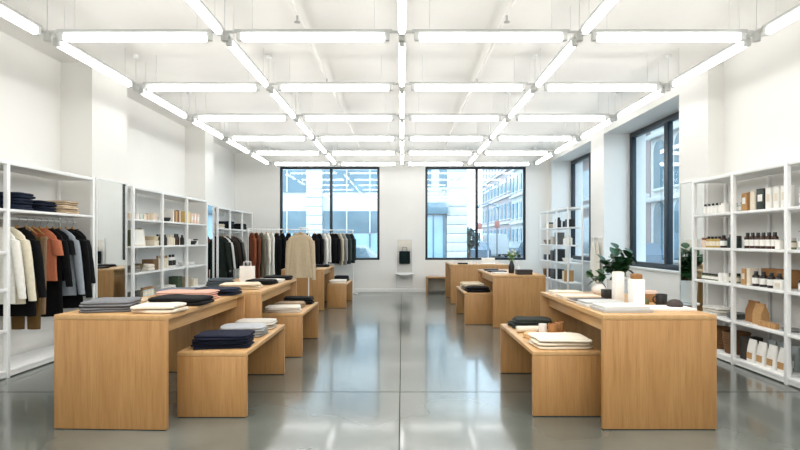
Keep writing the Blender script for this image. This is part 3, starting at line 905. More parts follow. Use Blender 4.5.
def mk_basket(r, h):
    t = thing("wicker_basket", "basket")
    prof = [(r * 0.75, 0)]
    n = 9
    for i in range(n):
        z0 = h * i / n; rr = r * (0.78 + 0.22 * math.sin((i + 1) / n * PI * 0.55))
        prof += [(rr, z0 + 0.002), (rr + 0.006, z0 + h / n * 0.5), (rr, z0 + h / n)]
    prof += [(prof[-1][0] - 0.012, h), (r * 0.72, 0.012)]
    obj("body", G().lathe(prof, seg=24), WICKER, t)
    obj("rim", G().tube([(r * 0.99 * math.cos(2 * PI * k / 24), r * 0.99 * math.sin(2 * PI * k / 24), h) for k in range(25)], 0.009, 6), WICKER, t)
    return t

# ---- bottle shelving (faces the room toward -x)
SH = "of the bottle shelving"
XR = 4.10
def row(key, maker, ys, x, z, fmt, rz=0.0, group=None):
    for i, y in enumerate(ys):
        put(key, maker, fmt % ORD[i] if "%s" in fmt else fmt, (x, y, z + 0.001), rz, group)
K = {}
# top level
z = LV[4]
put("wbox_t", lambda: mk_box("carton", 0.085, 0.09, 0.24, PAPER, CREAMP), "tall white carton on the top bottle shelf beside the second post, farther of two", (XR, 5.78, z + 0.001), 0, "white cartons on the top shelf")
put("wbox_t", None, "tall white carton on the top bottle shelf beside the second post, nearer of two", (XR, 5.665, z + 0.001), 0, "white cartons on the top shelf")
put("wbox_t", None, "tall white carton next to the black box on the top bottle shelf", (XR, 5.905, z + 0.001), 0, "white cartons on the top shelf")
put("bbox", lambda: mk_box("carton", 0.125, 0.10, 0.24, DARKG, PAPER, (0.4, 0.72)), "black carton with a white label on the top bottle shelf", (XR, 6.03, z + 0.001))
put("cbox", lambda: mk_box("carton", 0.075, 0.10, 0.225, CREAMP, None), "cream carton between kraft and black cartons on the top shelf", (XR - 0.01, 6.15, z + 0.001))
put("kbox2", lambda: mk_box("carton", 0.05, 0.10, 0.225, KRAFT_D, None), "narrow brown carton beside the cream one on the top shelf", (XR + 0.01, 6.225, z + 0.001))
put("kbox", lambda: mk_box("carton", 0.095, 0.10, 0.215, KRAFT, PAPER, (0.4, 0.75)), "kraft carton with a white label on the top bottle shelf", (XR, 6.315, z + 0.001))
row("sglass", lambda: mk_bottle("bottle", 0.024, 0.12, CLEARG, STEEL, PAPER), lins(6.5, 6.66, 3), XR + 0.03, z, "small clear bottle, %s of three beside the post on the top bottle shelf", 0, "clear bottles on the top shelf")
put("swbox", lambda: mk_box("carton", 0.08, 0.08, 0.13, PAPER, None), "short white carton at the start of the small capped bottles", (XR, 6.75, z + 0.001))
row("sblack", lambda: mk_bottle("bottle", 0.03, 0.14, CERAMIC, DKCAP, PAPER), lins(6.85, 7.2, 5), XR, z, "white bottle with black cap, %s of five at the far end of the top shelf", 0, "black-capped white bottles on the top shelf")
row("wcart0", lambda: mk_box("carton", 0.09, 0.09, 0.21, PAPER, None), [5.22, 5.34], XR, z, "white carton %s in the nearest bay of the top bottle shelf", 0, "white cartons in the nearest bay")
row("glass0", lambda: mk_bottle("bottle", 0.04, 0.25, CLEARG, STEEL, PAPER), [5.44], XR, z, "tall frosted bottle beside the front post on the top bottle shelf")
# second level
z = LV[3]
amber = lambda: mk_bottle("bottle", 0.037, 0.185, AMBER, DKCAP, PAPER)
row("amber", amber, lins(5.86, 6.32, 6), XR, z, "amber bottle with white label and dark cap, %s in the row of six", 0, "amber bottles on the second shelf")
put("wbox_s", lambda: mk_box("carton", 0.07, 0.08, 0.1, PAPER, None), "small white box beside the amber bottle row", (XR - 0.02, 5.74, z + 0.001))
put("tealjar", lambda: mk_jar("jar", 0.055, 0.15, TEAL, DKCAP, None), "smoked teal jar with tall stopper beyond the post", (XR, 6.53, z + 0.001))
put("tealjar2", lambda: mk_bottle("bottle", 0.05, 0.17, TEAL, DKCAP, None), "squat teal bottle next to the smoked teal jar", (XR + 0.02, 6.66, z + 0.001))
put("ambw", lambda: mk_bottle("bottle", 0.042, 0.16, AMBER, DKCAP, PAPER), "wide amber bottle with white label beside four yellow bottles", (XR, 6.79, z + 0.001))
row("yel", lambda: mk_bottle("bottle", 0.036, 0.145, mottled("yellow_oil_glass", rgb(190, 160, 84), 0.15, 0.05, 10), DKCAP, CREAMP), lins(6.88, 7.12, 4), XR, z, "yellow oil bottle with dark cap, %s of four", 0, "yellow oil bottles")
put("pinkjar", lambda: mk_jar("jar", 0.045, 0.13, PINKC, mottled("amber_lid", rgb(120, 72, 40), 0.4, 0.1, 10), None), "blush jar with brown lid at the far end of the second shelf", (XR, 7.205, z + 0.001))
row("pumpb", lambda: mk_bottle("pump_bottle", 0.04, 0.16, CLEARG, STEEL, PAPER, True), lins(5.2, 5.45, 3), XR, z, "clear pump bottle, %s of three in the nearest bay", 0, "pump bottles in the nearest bay")
put("gjar", lambda: mk_jar("jar", 0.05, 0.12, OLIVEG, STEEL, CREAMP), "olive glass jar on the second shelf just past the front post", (XR, 5.62, z + 0.001))
# third level
z = LV[2]
put("rackbox", lambda: mk_box("carton", 0.46, 0.14, 0.20, KRAFT_D, None), "long brown box standing behind the dark labelled bottles", (4.28, 6.02, z + 0.001))
row("darkb", lambda: mk_bottle("bottle", 0.04, 0.17, mottled("dark_brown_glass", rgb(34, 22, 18), 0.15, 0.1, 10), DKCAP, PAPER), lins(5.76, 6.14, 4), XR - 0.02, z, "dark brown bottle with white label, %s of four before the long brown box", 0, "dark bottles on the third shelf")
put("wbox_m", lambda: mk_box("carton", 0.13, 0.08, 0.105, PAPER, CREAMP), "white box with small cream label at the shelf edge before the post", (4.025, 5.66, z + 0.001))
put("wbox_k", lambda: mk_box("carton", 0.06, 0.10, 0.20, CREAMP, None), "upright cream carton beside the kraft one on the third shelf", (XR, 6.235, z + 0.001))
put("kbox3", lambda: mk_box("carton", 0.07, 0.10, 0.19, KRAFT, CREAMP), "upright kraft carton with cream label on the third shelf", (XR, 6.325, z + 0.001))
row("gjar3", lambda: mk_jar("jar", 0.04, 0.12, OLIVEG, DKCAP, CREAMP), [6.52, 6.61], XR, z, "olive jar with dark lid, %s of two beyond the post on the third shelf", 0, "olive jars on the third shelf")
row("wcup3", lambda: mk_cup("ceramic_cup", "cup", 0.045, 0.11, CERAMIC), [6.72, 6.83], XR, z, "white ceramic cup, %s of two beside the small dark-lidded jars", 0, "white cups on the third shelf")
row("jar3", lambda: mk_jar("jar", 0.034, 0.085, OLIVEG, DKCAP, PAPER), lins(6.92, 7.22, 5), XR, z, "small dark-lidded jar, %s of five at the far end of the third shelf", 0, "small dark-lidded jars")
row("jar0", lambda: mk_jar("jar", 0.045, 0.12, CLEARG, DKCAP, PAPER), lins(5.18, 5.44, 3), XR, z, "glass jar with label, %s of three in the nearest bay of the third shelf", 0, "glass jars in the nearest bay")
# fourth level
z = LV[1]
put("kbag", lambda: mk_bag(0.15, 0.1, 0.22, KRAFT), "kraft paper bag with folded top on the fourth shelf, nearer of two", (4.12, 6.12, z + 0.001))
put("kbag2", lambda: mk_bag(0.17, 0.1, 0.23, KRAFT_D), "brown paper bag with folded top on the fourth shelf, farther of two", (4.16, 6.30, z + 0.001))
row("soap", lambda: mk_box("soap_bar", 0.06, 0.05, 0.06, KRAFT, None, cat="soap"), lins(5.80, 6.02, 4), 4.06, z, "small kraft-wrapped soap bar, %s of four before the paper bags", 0, "kraft soap bars")
put("tin", lambda: mk_plate("metal_dish", "dish", 0.10, 0.03, STEEL), "shallow steel dish beside the post on the fourth shelf", (4.12, 5.65, z + 0.001))
put("tin2", lambda: mk_bowl("metal_bowl", "bowl", 0.11, 0.06, STEEL), "steel bowl in the nearest bay of the fourth shelf", (4.12, 5.36, z + 0.001))
for i in range(3):
    put("gplate", lambda: mk_plate("grey_plate", "plate", 0.12, 0.022, mottled("grey_stoneware", rgb(120, 124, 124), 0.5, 0.1, 30)), "grey stoneware plate, %s from the bottom of the stack on the fourth shelf" % ORD[i], (4.14, 6.57, z + 0.001 + 0.0235 * i), 0, "stacked grey plates")
pile("folded_towel", "towel", ["white folded towel, bottom of the pile on the fourth shelf", "cream folded towel, middle of the pile on the fourth shelf", "white folded towel, top of the pile on the fourth shelf"],
     4.16, 6.98, z, 0.26, 0.36, [0.03, 0.028, 0.028], [(232, 230, 224), (222, 214, 198), (232, 230, 224)], 1)
# lowest level
z = LV[0]
CREAMPOUCH = mottled("white_pouch", rgb(232, 230, 224), 0.45, 0.03, 20)
GREYPOUCH = mottled("silver_pouch", rgb(160, 166, 166), 0.35, 0.06, 20, metal=0.3)
for i, y in enumerate((5.68, 5.85, 6.02, 6.19)):
    put("pouch%d" % (i % 2), lambda: mk_pouch(0.14, 0.26, CREAMPOUCH, KRAFT), "white stand-up pouch with kraft label, %s in the bottom row" % ORD[i], (4.08, y, z + 0.001), 0, "white pouches on the lowest shelf")
for i, y in enumerate((5.76, 5.94, 6.11)):
    put("gpouch", lambda: mk_pouch(0.13, 0.27, GREYPOUCH, PAPER), "silver grey pouch behind the white ones, %s in the bottom row" % ORD[i], (4.25, y, z + 0.001), 0, "silver pouches on the lowest shelf")
row("gp0", lambda: mk_pouch(0.13, 0.28, GREYPOUCH, PAPER), [5.24, 5.40], 4.12, z, "silver pouch, %s of two in the nearest bay of the lowest shelf", 0, "silver pouches in the nearest bay")
put("dbox", lambda: mk_box("carton", 0.12, 0.2, 0.26, mottled("dark_box", rgb(46, 40, 34), 0.6, 0.1, 20), None), "dark upright box beside the pouches on the lowest shelf", (4.15, 6.33, z + 0.001))
put("basket", lambda: mk_basket(0.15, 0.26), "brown wicker basket on the lowest bottle shelf, nearer of two", (4.18, 6.66, z + 0.001))
put("basket", None, "brown wicker basket on the lowest bottle shelf, farther of two", (4.18, 7.02, z + 0.001))

# ---- product shelving on the clothes side (faces the room toward +x)
XL = -4.44
z = LV[4]
cupcols = [paint(214, 196, 170), paint(176, 120, 96), paint(232, 228, 220), paint(196, 206, 196), paint(222, 210, 190), paint(206, 176, 150)]
for i, y in enumerate(lins(8.64, 9.30, 6)):
    put("shcup%d" % i, lambda: mk_cup("ceramic_cup", "cup", 0.045, 0.10, cupcols[i]), "pale ceramic cup, %s of six on the top product shelf" % ORD[i], (XL, y, z + 0.001), 0, "cups on the top product shelf")
put("lbox1", lambda: mk_box("carton", 0.18, 0.14, 0.13, CREAMP, PINKC), "wide cream box with a blush label on the top product shelf", (XL, 9.46, z + 0.001), PI)
row("lsm", lambda: mk_jar("jar", 0.035, 0.07, CERAMIC, STEEL, None), [9.72, 9.84], XL, z, "small white pot, %s of two on the middle bay of the top product shelf", 0, "small white pots")
put("lblk", lambda: mk_bowl("black_bowl", "bowl", 0.09, 0.08, CERBLK), "black bowl on the top product shelf before the upright books", (XL, 10.02, z + 0.001))
bk = [(238, 234, 226), (160, 110, 70), (206, 170, 120), (120, 78, 52), (226, 214, 190), (188, 140, 90)]
for i, y in enumerate(lins(10.16, 10.54, 6)):
    def mkb(i=i):
        t = thing("book", "book")
        h, w = 0.24 - 0.012 * (i % 3), 0.055
        m = paint(*bk[i], 0.6)
        obj("cover", G().box(-0.085, 0.085, -w / 2, -w / 2 + 0.004, 0, h).box(-0.085, 0.085, w / 2 - 0.004, w / 2, 0, h).box(0.081, 0.085, -w / 2 + 0.004, w / 2 - 0.004, 0, h), m, t)
        obj("pages", G().box(-0.08, 0.081, -w / 2 + 0.004, w / 2 - 0.004, 0.004, h - 0.004), PAPER, t)
        return t
    put("book%d" % i, mkb, ["white", "brown", "tan", "dark brown", "cream", "caramel"][i] + " book standing upright on the top product shelf", (XL, y, z + 0.001), 0, "books on the top product shelf")
row("ybox", lambda: mk_box("carton", 0.12, 0.12, 0.24, YELLOWC, None), [10.83, 10.96], XL, z, "pale yellow carton, %s of two on the top product shelf", 0, "yellow cartons")
row("pbox", lambda: mk_box("carton", 0.12, 0.12, 0.22, PINKC, PAPER), [11.14, 11.30, 11.46], XL, z, "blush white carton, %s of three at the far end of the top product shelf", PI, "blush cartons")
z = LV[3]
put("gbk", lambda: mk_box("carton", 0.05, 0.2, 0.26, mottled("olive_card", rgb(92, 98, 72), 0.6, 0.1, 20), None), "olive green upright box at the near end of the second product shelf", (XL, 8.60, z + 0.001))
def lean_card(nm, w, h, mat, face):
    t = thing(nm, "picture frame")
    obj("frame", G().box(-0.01, 0.01, -w / 2, w / 2, 0, h, 0.003), mat, t)
    obj("picture", G().box(0.01, 0.0125, -w / 2 + 0.02, w / 2 - 0.02, 0.02, h - 0.02), face, t)
    return t
o = put("lean1", lambda: lean_card("picture_frame", 0.26, 0.28, CREAMP, PAPER), "cream picture frame leaning on the second product shelf", (-4.40, 8.90, z + 0.003)); o.rotation_euler = (0, -0.18, -0.5)
o = put("lean2", lambda: lean_card("picture_frame", 0.2, 0.30, BLACKP, BLACKP), "black picture frame leaning behind the cream one", (-4.52, 9.16, z + 0.003)); o.rotation_euler = (0, -0.18, -0.3)
put("cst0", lambda: mk_slab("gift_box", "box", 0.24, 0.17, 0.09, CREAMP), "cream flat gift box beneath the tan one on the second product shelf", (XL, 9.39, z + 0.001))
put("cst1", lambda: mk_slab("gift_box", "box", 0.22, 0.16, 0.075, mottled("tan_card", rgb(200, 184, 150), 0.6, 0.05, 20)), "tan flat gift box on the cream one on the second product shelf", (XL, 9.39, z + 0.0925))
blk = lambda: mk_bottle("bottle", 0.04, 0.2, CERBLK, DKCAP, None)
row("lblkb", blk, [9.68, 9.80, 9.98], XL, z, "black bottle, %s of three in the middle bay of the second product shelf", 0, "black bottles on the second product shelf")
row("lcrm", lambda: mk_bottle("bottle", 0.042, 0.19, CREAMP, CREAMP, None), [10.10, 10.21, 10.32], XL, z, "cream bottle, %s of three in the middle bay of the second product shelf", 0, "cream bottles on the second product shelf")
row("lblkd", lambda: mk_bottle("bottle", 0.04, 0.22, AMBER, DKCAP, None), [10.43, 10.53], XL, z, "dark bottle, %s of two beside the middle post of the second product shelf", 0, "dark bottles by the middle post")
put("lblkb", None, "black bottle just beyond the middle post on the second product shelf", (XL, 10.76, z + 0.001))
row("lwcup", lambda: mk_cup("ceramic_cup", "cup", 0.055, 0.12, CERAMIC), [10.92, 11.06], XL, z, "white cup, %s of two on the second product shelf", 0, "white cups on the second product shelf")
put("ltray", lambda: mk_bowl("black_bowl", "bowl", 0.10, 0.08, CERBLK), "black low bowl at the far end of the second product shelf", (XL, 11.28, z + 0.001))
put("lwjar", lambda: mk_jar("jar", 0.05, 0.12, CERAMIC, DKCAP, None), "white jar with black lid last on the second product shelf", (XL, 11.47, z + 0.001))
z = LV[2]
pile("folded_cloth", "cloth", ["grey folded cloth at the near end of the third product shelf, lower", "grey folded cloth at the near end of the third product shelf, upper"], XL, 8.70, z, 0.26, 0.26, [0.05, 0.05], [(150, 148, 142), (128, 120, 106)], 1)
put("cone", lambda: mk_bowl("olive_bowl", "bowl", 0.10, 0.13, mottled("olive_stoneware", rgb(96, 88, 60), 0.5, 0.1, 20)), "olive brown bowl on the third product shelf", (XL, 8.94, z + 0.001))
folded("draped_cloth", "cloth", "white crumpled cloth on the third product shelf", XL, 9.17, z, 0.30, 0.22, 0.11, (228, 222, 210), 2)
put("lkb", lambda: mk_box("carton", 0.20, 0.2, 0.19, mottled("brown_leather_box", rgb(112, 82, 50), 0.6, 0.15, 30), None), "brown square box on the third product shelf", (XL, 9.40, z + 0.001))
row("cndl", lambda: mk_bottle("bottle", 0.038, 0.24, CREAMP, mottled("wood_cap", rgb(150, 110, 70), 0.6, 0.1, 20), None), [9.68, 9.80, 9.92, 10.04], XL, z, "tall cream bottle with brown cap, %s of four on the third product shelf", 0, "cream bottles on the third product shelf")
row("wlb", lambda: mk_bottle("bottle", 0.05, 0.25, CERAMIC, DKCAP, BLACKP), [10.2, 10.34], XL, z, "white bottle with black label, %s of two on the third product shelf", 0, "white bottles with black labels")
for i in range(2):
    put("wb", lambda: mk_bowl("white_bowl", "bowl", 0.12, 0.08, CERAMIC), "white ceramic bowl, %s of two on the third product shelf" % ORD[i], (XL, 10.86 + 0.27 * i, z + 0.001), 0, "white bowls on the third product shelf")
z = LV[1]
dk = [(58, 58, 44), (74, 66, 50), (48, 54, 46), (90, 82, 64)]
for i, y in enumerate(lins(8.62, 9.02, 4)):
    put("dkj%d" % i, lambda: mk_jar("jar", 0.05, 0.12, paint(*dk[i]), paint(*dk[i]), None), "dark olive canister, %s of four on the fourth product shelf" % ORD[i], (XL, y, z + 0.001), 0, "dark canisters")
row("ljr", lambda: mk_jar("jar", 0.05, 0.15, CLEARG, mottled("wood_cap", rgb(150, 110, 70), 0.6, 0.1, 20), CREAMP), [9.16, 9.29, 9.42], XL, z, "glass jar with wooden lid, %s of three on the fourth product shelf", 0, "wooden-lidded jars")
folded("folded_cloth", "cloth", "white folded cloth on the fourth product shelf, middle bay", XL, 9.95, z, 0.30, 0.48, 0.12, (226, 224, 218), 3)
put("grnbox", lambda: mk_box("carton", 0.2, 0.18, 0.26, mottled("forest_card", rgb(52, 70, 48), 0.6, 0.1, 20), None), "forest green box on the fourth product shelf", (XL, 10.44, z + 0.001))
put("bgbox", lambda: mk_box("carton", 0.26, 0.18, 0.22, mottled("taupe_card", rgb(176, 160, 136), 0.6, 0.06, 20), None), "taupe box on the fourth product shelf beside the post", (XL, 10.86, z + 0.001))
put("bgbox2", lambda: mk_box("carton", 0.22, 0.18, 0.15, CREAMP, None), "low cream box on the fourth product shelf, far bay", (XL, 11.25, z + 0.001))
z = LV[0]
row("stor", lambda: mk_basket(0.16, 0.24), [8.85, 9.25, 9.85, 10.3, 10.9, 11.35], XL - 0.06, z, "wicker basket, %s of six on the lowest product shelf", 0, "baskets on the lowest product shelf")

# ---- etagere goods
XE = 3.90
eg = [
    (1.80, [("ee1", lambda: mk_jar("jar", 0.05, 0.12, CREAMP, CREAMP, None), 14.3, "cream jar at the far end of the top etagere shelf"),
            ("ee2", lambda: mk_jar("jar", 0.06, 0.16, mottled("taupe_card", rgb(176, 160, 136), 0.6, 0.06, 20), DKCAP, None), 13.95, "taupe jar with dark lid on the top etagere shelf"),
            ("ee3", lambda: mk_bottle("bottle", 0.06, 0.22, CERAMIC, DKCAP, None), 13.45, "white bottle with black cap on the top etagere shelf"),
            ("ee4", lambda: mk_bottle("bottle", 0.06, 0.26, CERBLK, DKCAP, None), 13.25, "black bottle on the top etagere shelf"),
            ("ee5", lambda: mk_jar("jar", 0.06, 0.15, CERBLK, DKCAP, None), 12.75, "black squat jar on the top etagere shelf"),
            ("ee6", lambda: mk_box("carton", 0.2, 0.16, 0.18, BLACKP, None), 12.4, "black box at the near end of the top etagere shelf")]),
    (1.385, [("ef1", lambda: mk_bowl("taupe_bowl", "bowl", 0.13, 0.12, paint(150, 134, 116)), 14.2, "taupe bowl on the second etagere shelf"),
             ("ef2", lambda: mk_box("carton", 0.25, 0.18, 0.2, paint(196, 184, 166), None), 13.55, "light taupe box on the second etagere shelf"),
             ("ef3", lambda: mk_box("carton", 0.22, 0.18, 0.3, paint(90, 86, 80), None), 13.2, "dark grey upright box on the second etagere shelf"),
             ("ef4", lambda: mk_bottle("bottle", 0.06, 0.2, CERAMIC, CERAMIC, None), 12.7, "white bottle on the second etagere shelf"),
             ("ef5", lambda: mk_bottle("bottle", 0.06, 0.22, CREAMP, CREAMP, None), 12.4, "cream bottle on the second etagere shelf")]),
    (0.975, [("eh1", lambda: mk_box("carton", 0.2, 0.2, 0.14, BLACKP, None), 14.2, "black low box on the third etagere shelf, far end"),
             ("eh2", lambda: mk_box("carton", 0.24, 0.2, 0.26, paint(60, 56, 54), None), 13.55, "charcoal box on the third etagere shelf"),
             ("eh3", lambda: mk_box("carton", 0.26, 0.2, 0.3, BLACKP, None), 13.2, "black upright box on the third etagere shelf"),
             ("eh4", lambda: mk_bowl("white_bowl", "bowl", 0.13, 0.1, CERAMIC), 12.55, "white bowl on the third etagere shelf")]),
    (0.53, [("ei1", lambda: mk_basket(0.15, 0.2), 14.15, "wicker basket on the fourth etagere shelf"),
            ("ei2", lambda: mk_box("carton", 0.4, 0.24, 0.24, BLACKP, None), 13.4, "wide black box on the fourth etagere shelf"),
            ("ei3", lambda: mk_box("carton", 0.08, 0.2, 0.26, KRAFT, None), 12.45, "upright kraft box on the fourth etagere shelf"),
            ("ei4", lambda: mk_box("carton", 0.1, 0.2, 0.24, CREAMP, None), 12.6, "upright cream box on the fourth etagere shelf")])]
for z, its in eg:
    for key, mk, y, lab in its:
        put(key, mk, lab, (XE, y, z + 0.001))

# ---- items on the mug table
def flat(key, w, d, h, mat, label, x, y, z, rz=0.0, page=None, nm="flat_box", cat="box"):
    put(key, lambda: mk_slab(nm, cat, w, d, h, mat, page), label, (x, y, z + 0.0005), rz)
PAPER2 = mottled("off_white_card", rgb(222, 220, 214), 0.7, 0.02, 20)
GREYC = mottled("light_grey_card", rgb(186, 187, 186), 0.6, 0.03, 20)
flat("f1", 0.40, 0.30, 0.026, GREYC, "light grey flat box under the white one at the table's near corner", 1.83, 4.46, TH, 0.04)
flat("f2", 0.37, 0.27, 0.022, PAPER2, "white flat box on the grey one at the table's near corner", 1.83, 4.465, TH + 0.0275, 0.02)
flat("f3", 0.36, 0.26, 0.026, PAPER2, "white flat box second from the near corner of the mug table", 1.79, 4.80, TH, 0.03)
flat("f3b", 0.34, 0.24, 0.018, GREYC, "light grey flat box lying on the second white one", 1.79, 4.80, TH + 0.0275, -0.02)
flat("f4", 0.35, 0.24, 0.024, mottled("charcoal_card", rgb(74, 72, 72), 0.6, 0.08, 20), "charcoal cloth-bound book in the middle of the mug table", 1.80, 5.12, TH, 0.05, PAPER, "book", "book")
flat("f5", 0.38, 0.24, 0.03, CREAMP, "cream flat box behind the charcoal book", 1.80, 5.45, TH, 0.02)
flat("f6", 0.32, 0.26, 0.032, mottled("cream2_card", rgb(232, 222, 200), 0.6, 0.03, 20), "cream linen book at the far end of the mug table", 1.79, 5.85, TH, -0.04, PAPER, "book", "book")
put("bcube", lambda: mk_box("carton", 0.095, 0.095, 0.09, BLACKP, None), "black cube box on the mug table behind the charcoal book", (2.08, 5.40, TH + 0.001), PI / 2)
def tall(key, w, h, top, label, x, y):
    def mk():
        t = thing("tall_canister", "canister")
        obj("body", G().box(-w / 2, w / 2, -w / 2, w / 2, 0, h, 0.008), PAPER, t)
        if top:
            obj("cork_lid", G().box(-w * 0.36, w * 0.36, -w * 0.36, w * 0.36, h, h + 0.045, 0.006), KRAFT_D, t)
        else:
            obj("rim", G().box(-w / 2 + 0.006, w / 2 - 0.006, -w / 2 + 0.006, w / 2 - 0.006, h, h + 0.008, 0.002), CREAMP, t)
        return t
    put(key, mk, label, (x, y, TH + 0.001), 0.05)
tall("tall1", 0.088, 0.285, False, "tall white canister without lid on the mug table", 2.035, 5.02)
tall("tall2", 0.108, 0.245, True, "tall white canister with a brown lid on the mug table", 2.075, 4.72)
put("kraftset", lambda: mk_box("carton", 0.105, 0.10, 0.075, KRAFT_D, None), "small brown box on the mug table behind the tray", (2.37, 5.10, TH + 0.001), PI / 2)
put("kraftset2", lambda: mk_box("carton", 0.10, 0.10, 0.03, PINKC, None), "blush box lid resting on the small brown box", (2.37, 5.10, TH + 0.078), PI / 2)
put("minibowl", lambda: mk_bowl("black_bowl", "bowl", 0.045, 0.05, CERBLK), "tiny black bowl beside the tall canisters", (2.22, 5.05, TH + 0.001))
put("minicup", lambda: mk_cup("glass_cup", "cup", 0.035, 0.05, OLIVEG), "small olive glass cup in front of the small brown box", (2.25, 4.93, TH + 0.001))
flat("tray", 0.42, 0.26, 0.02, PAPER, "white linen-covered board under the dark stone on the mug table", 2.235, 4.55, TH, -0.03, None, "display_board", "board")
t = thing("coffee_mug", "mug", "black stoneware mug on the mug table behind the dark stone", (2.335, 4.80, TH + 0.001))
obj("body", G().lathe([(0.043, 0), (0.047, 0.006), (0.049, 0.10), (0.047, 0.104), (0.043, 0.104), (0.042, 0.012)], seg=28), CERBLK, t)
obj("handle", G().tube([(-0.045 - 0.03 * math.sin(a), 0, 0.055 + 0.03 * math.cos(a)) for a in lins(0.0, PI, 9)], 0.007, 8), CERBLK, t)
g = G()
g.lathe([(0.062, 0), (0.066, 0.014), (0.058, 0.036), (0.038, 0.054), (0.012, 0.061)], seg=22)
tag(obj("river_stone", g, mottled("dark_stone", rgb(62, 52, 48), 0.7, 0.2, 40, bmp=0.3), None, (2.345, 4.58, TH + 0.0215)), "dark rounded stone resting on the white board", "stone")
t = thing("leafy_vase", "vase", "white vase with a dark leafy cutting at the far end of the mug table", (2.16, 5.86, TH + 0.001))
obj("vase_body", G().lathe([(0.045, 0), (0.07, 0.03), (0.072, 0.07), (0.05, 0.105), (0.03, 0.115), (0.026, 0.115), (0.045, 0.10)], seg=22), CERAMIC, t)

def leaf(g, base, dirv, up, L, W):
    d = dirv.normalized(); s = d.cross(up).normalized(); n = s.cross(d)
    prev = None
    N = 6
    for i in range(N + 1):
        u = i / N
        w = W * (math.sin(PI * min(1, u ** 0.8)) ** 0.8) * 0.5 if 0 < i < N else 0.003
        c = base + d * (L * u) - n * (0.25 * L * u * u)
        cur = [g.bm.verts.new(c - s * w + n * w * 0.25), g.bm.verts.new(c), g.bm.verts.new(c + s * w + n * w * 0.25)]
        if prev:
            g.bm.faces.new((prev[0], prev[1], cur[1], cur[0]))
            g.bm.faces.new((prev[1], prev[2], cur[2], cur[1]))
        prev = cur
def foliage(stems, n, L, W, seed):
    rnd = random.Random(seed)
    g = G()
    for st in stems:
        for k in range(n):
            u = 0.25 + 0.75 * k / (n - 1)
            f = u * (len(st) - 1); i = min(len(st) - 2, int(f)); fr = f - i
            p = Vector(st[i]).lerp(Vector(st[i + 1]), fr)
            a = k * 2.4 + rnd.uniform(-0.4, 0.4)
            dv = Vector((math.cos(a), math.sin(a), rnd.choice((-0.7, 0.3, 1.0, 1.7)) + rnd.uniform(-0.2, 0.2)))
            leaf(g, p, dv, Vector((0, 0, 1)), L * rnd.uniform(0.75, 1.15), W * rnd.uniform(0.8, 1.15))
    return g
stems = [[(0, 0, 0.1), (-0.06, 0, 0.17), (-0.12, -0.02, 0.2)], [(0, 0, 0.1), (0.03, 0.02, 0.18), (0.05, 0.03, 0.22)]]
g = G()
for s in stems: g.tube(s, 0.004, 6)
obj("stem", g, BARK, t)
obj("leaves", foliage(stems, 9, 0.10, 0.085, 5), LEAF, t)

t = thing("potted_fig", "potted plant", "potted fig plant with big dark leaves on a white stool below the side window", (3.62, 8.95, 0.45))
obj("pot", G().lathe([(0.12, 0), (0.15, 0.02), (0.17, 0.36), (0.175, 0.38), (0.155, 0.38), (0.15, 0.33)], seg=28), CERAMIC, t)
obj("soil", G().lathe([(0.148, 0.33), (0.148, 0.345), (0.05, 0.35)], seg=20), SOIL, t)
stems = [[(0, 0, 0.34), (0.02, 0.0, 0.6), (0.0, 0.02, 0.9)], [(0.02, 0, 0.34), (-0.1, 0.02, 0.52), (-0.22, 0.0, 0.66)], [(0, 0.02, 0.34), (0.14, 0.0, 0.55), (0.22, 0.02, 0.8)], [(0, -0.03, 0.34), (-0.05, -0.1, 0.55), (-0.08, -0.12, 0.78)]]
g = G()
for s in stems: g.tube(s, [0.012, 0.009, 0.006], 8)
obj("stem", g, BARK, t)
obj("leaves", foliage(stems, 15, 0.19, 0.17, 9), LEAF, t)
t = thing("plant_stool", "stool", "round white stool under the potted fig plant", (3.62, 8.95, 0))
obj("seat", G().lathe([(0.19, 0.42), (0.2, 0.425), (0.2, 0.445), (0.19, 0.449)], seg=28), WHITE_METAL, t)
for k in range(3):
    a = k * 2 * PI / 3
    obj("leg", G().tube([(0.15 * math.cos(a), 0.15 * math.sin(a), 0.42), (0.19 * math.cos(a), 0.19 * math.sin(a), 0.0)], 0.013, 8), WHITE_METAL, t)

# ---- low bench with cups
folded("folded_cloth", "cloth", "dark green folded cloth at the far end of the cup bench, lower", 1.40, 5.80, BH, 0.44, 0.32, 0.045, (46, 52, 48), 2, 0.05)
folded("folded_cloth", "cloth", "charcoal folded cloth on the dark green one", 1.42, 5.80, BH + 0.055, 0.40, 0.30, 0.04, (54, 58, 54), 2, -0.06)
o = tag(obj("rolled_towel", G().rings([[(x, 0.032 * math.cos(2 * PI * k / 16) * (1 + 0.06 * math.sin(k * 2 + x * 40)), 0.033 + 0.032 * math.sin(2 * PI * k / 16)) for k in range(16)] for x in lins(-0.15, 0.15, 8)]), fab(232, 224, 206), None, (1.32, 5.46, BH + 0.001), 0.06), "white rolled towel lying before the dark folded cloths", "towel")
g = G().lathe([(0.075, 0), (0.082, 0.01), (0.078, 0.04), (0.05, 0.055), (0.02, 0.058)], seg=24)
tag(obj("wooden_trivet", g, mottled("turned_wood", rgb(206, 168, 118), 0.5, 0.1, 20), None, (1.255, 5.16, BH + 0.001)), "round turned wooden trivet lying on the cup bench", "trivet")
CUPW = mottled("walnut_cup", rgb(176, 126, 78), 0.5, 0.12, 20, stretch=(6, 6, 0.5))
put("wcup", lambda: mk_cup("wooden_cup", "cup", 0.048, 0.115, CUPW), "brown wooden cup next to the white cup on the low bench", (1.495, 5.28, BH + 0.001))
put("wcup", None, "brown wooden cup standing alone nearest the table leg", (1.60, 5.42, BH + 0.001))
put("wcup2", lambda: mk_cup("ceramic_cup", "cup", 0.042, 0.11, CERAMIC), "white cup between the wooden trivet and the wooden cup", (1.40, 5.30, BH + 0.001))
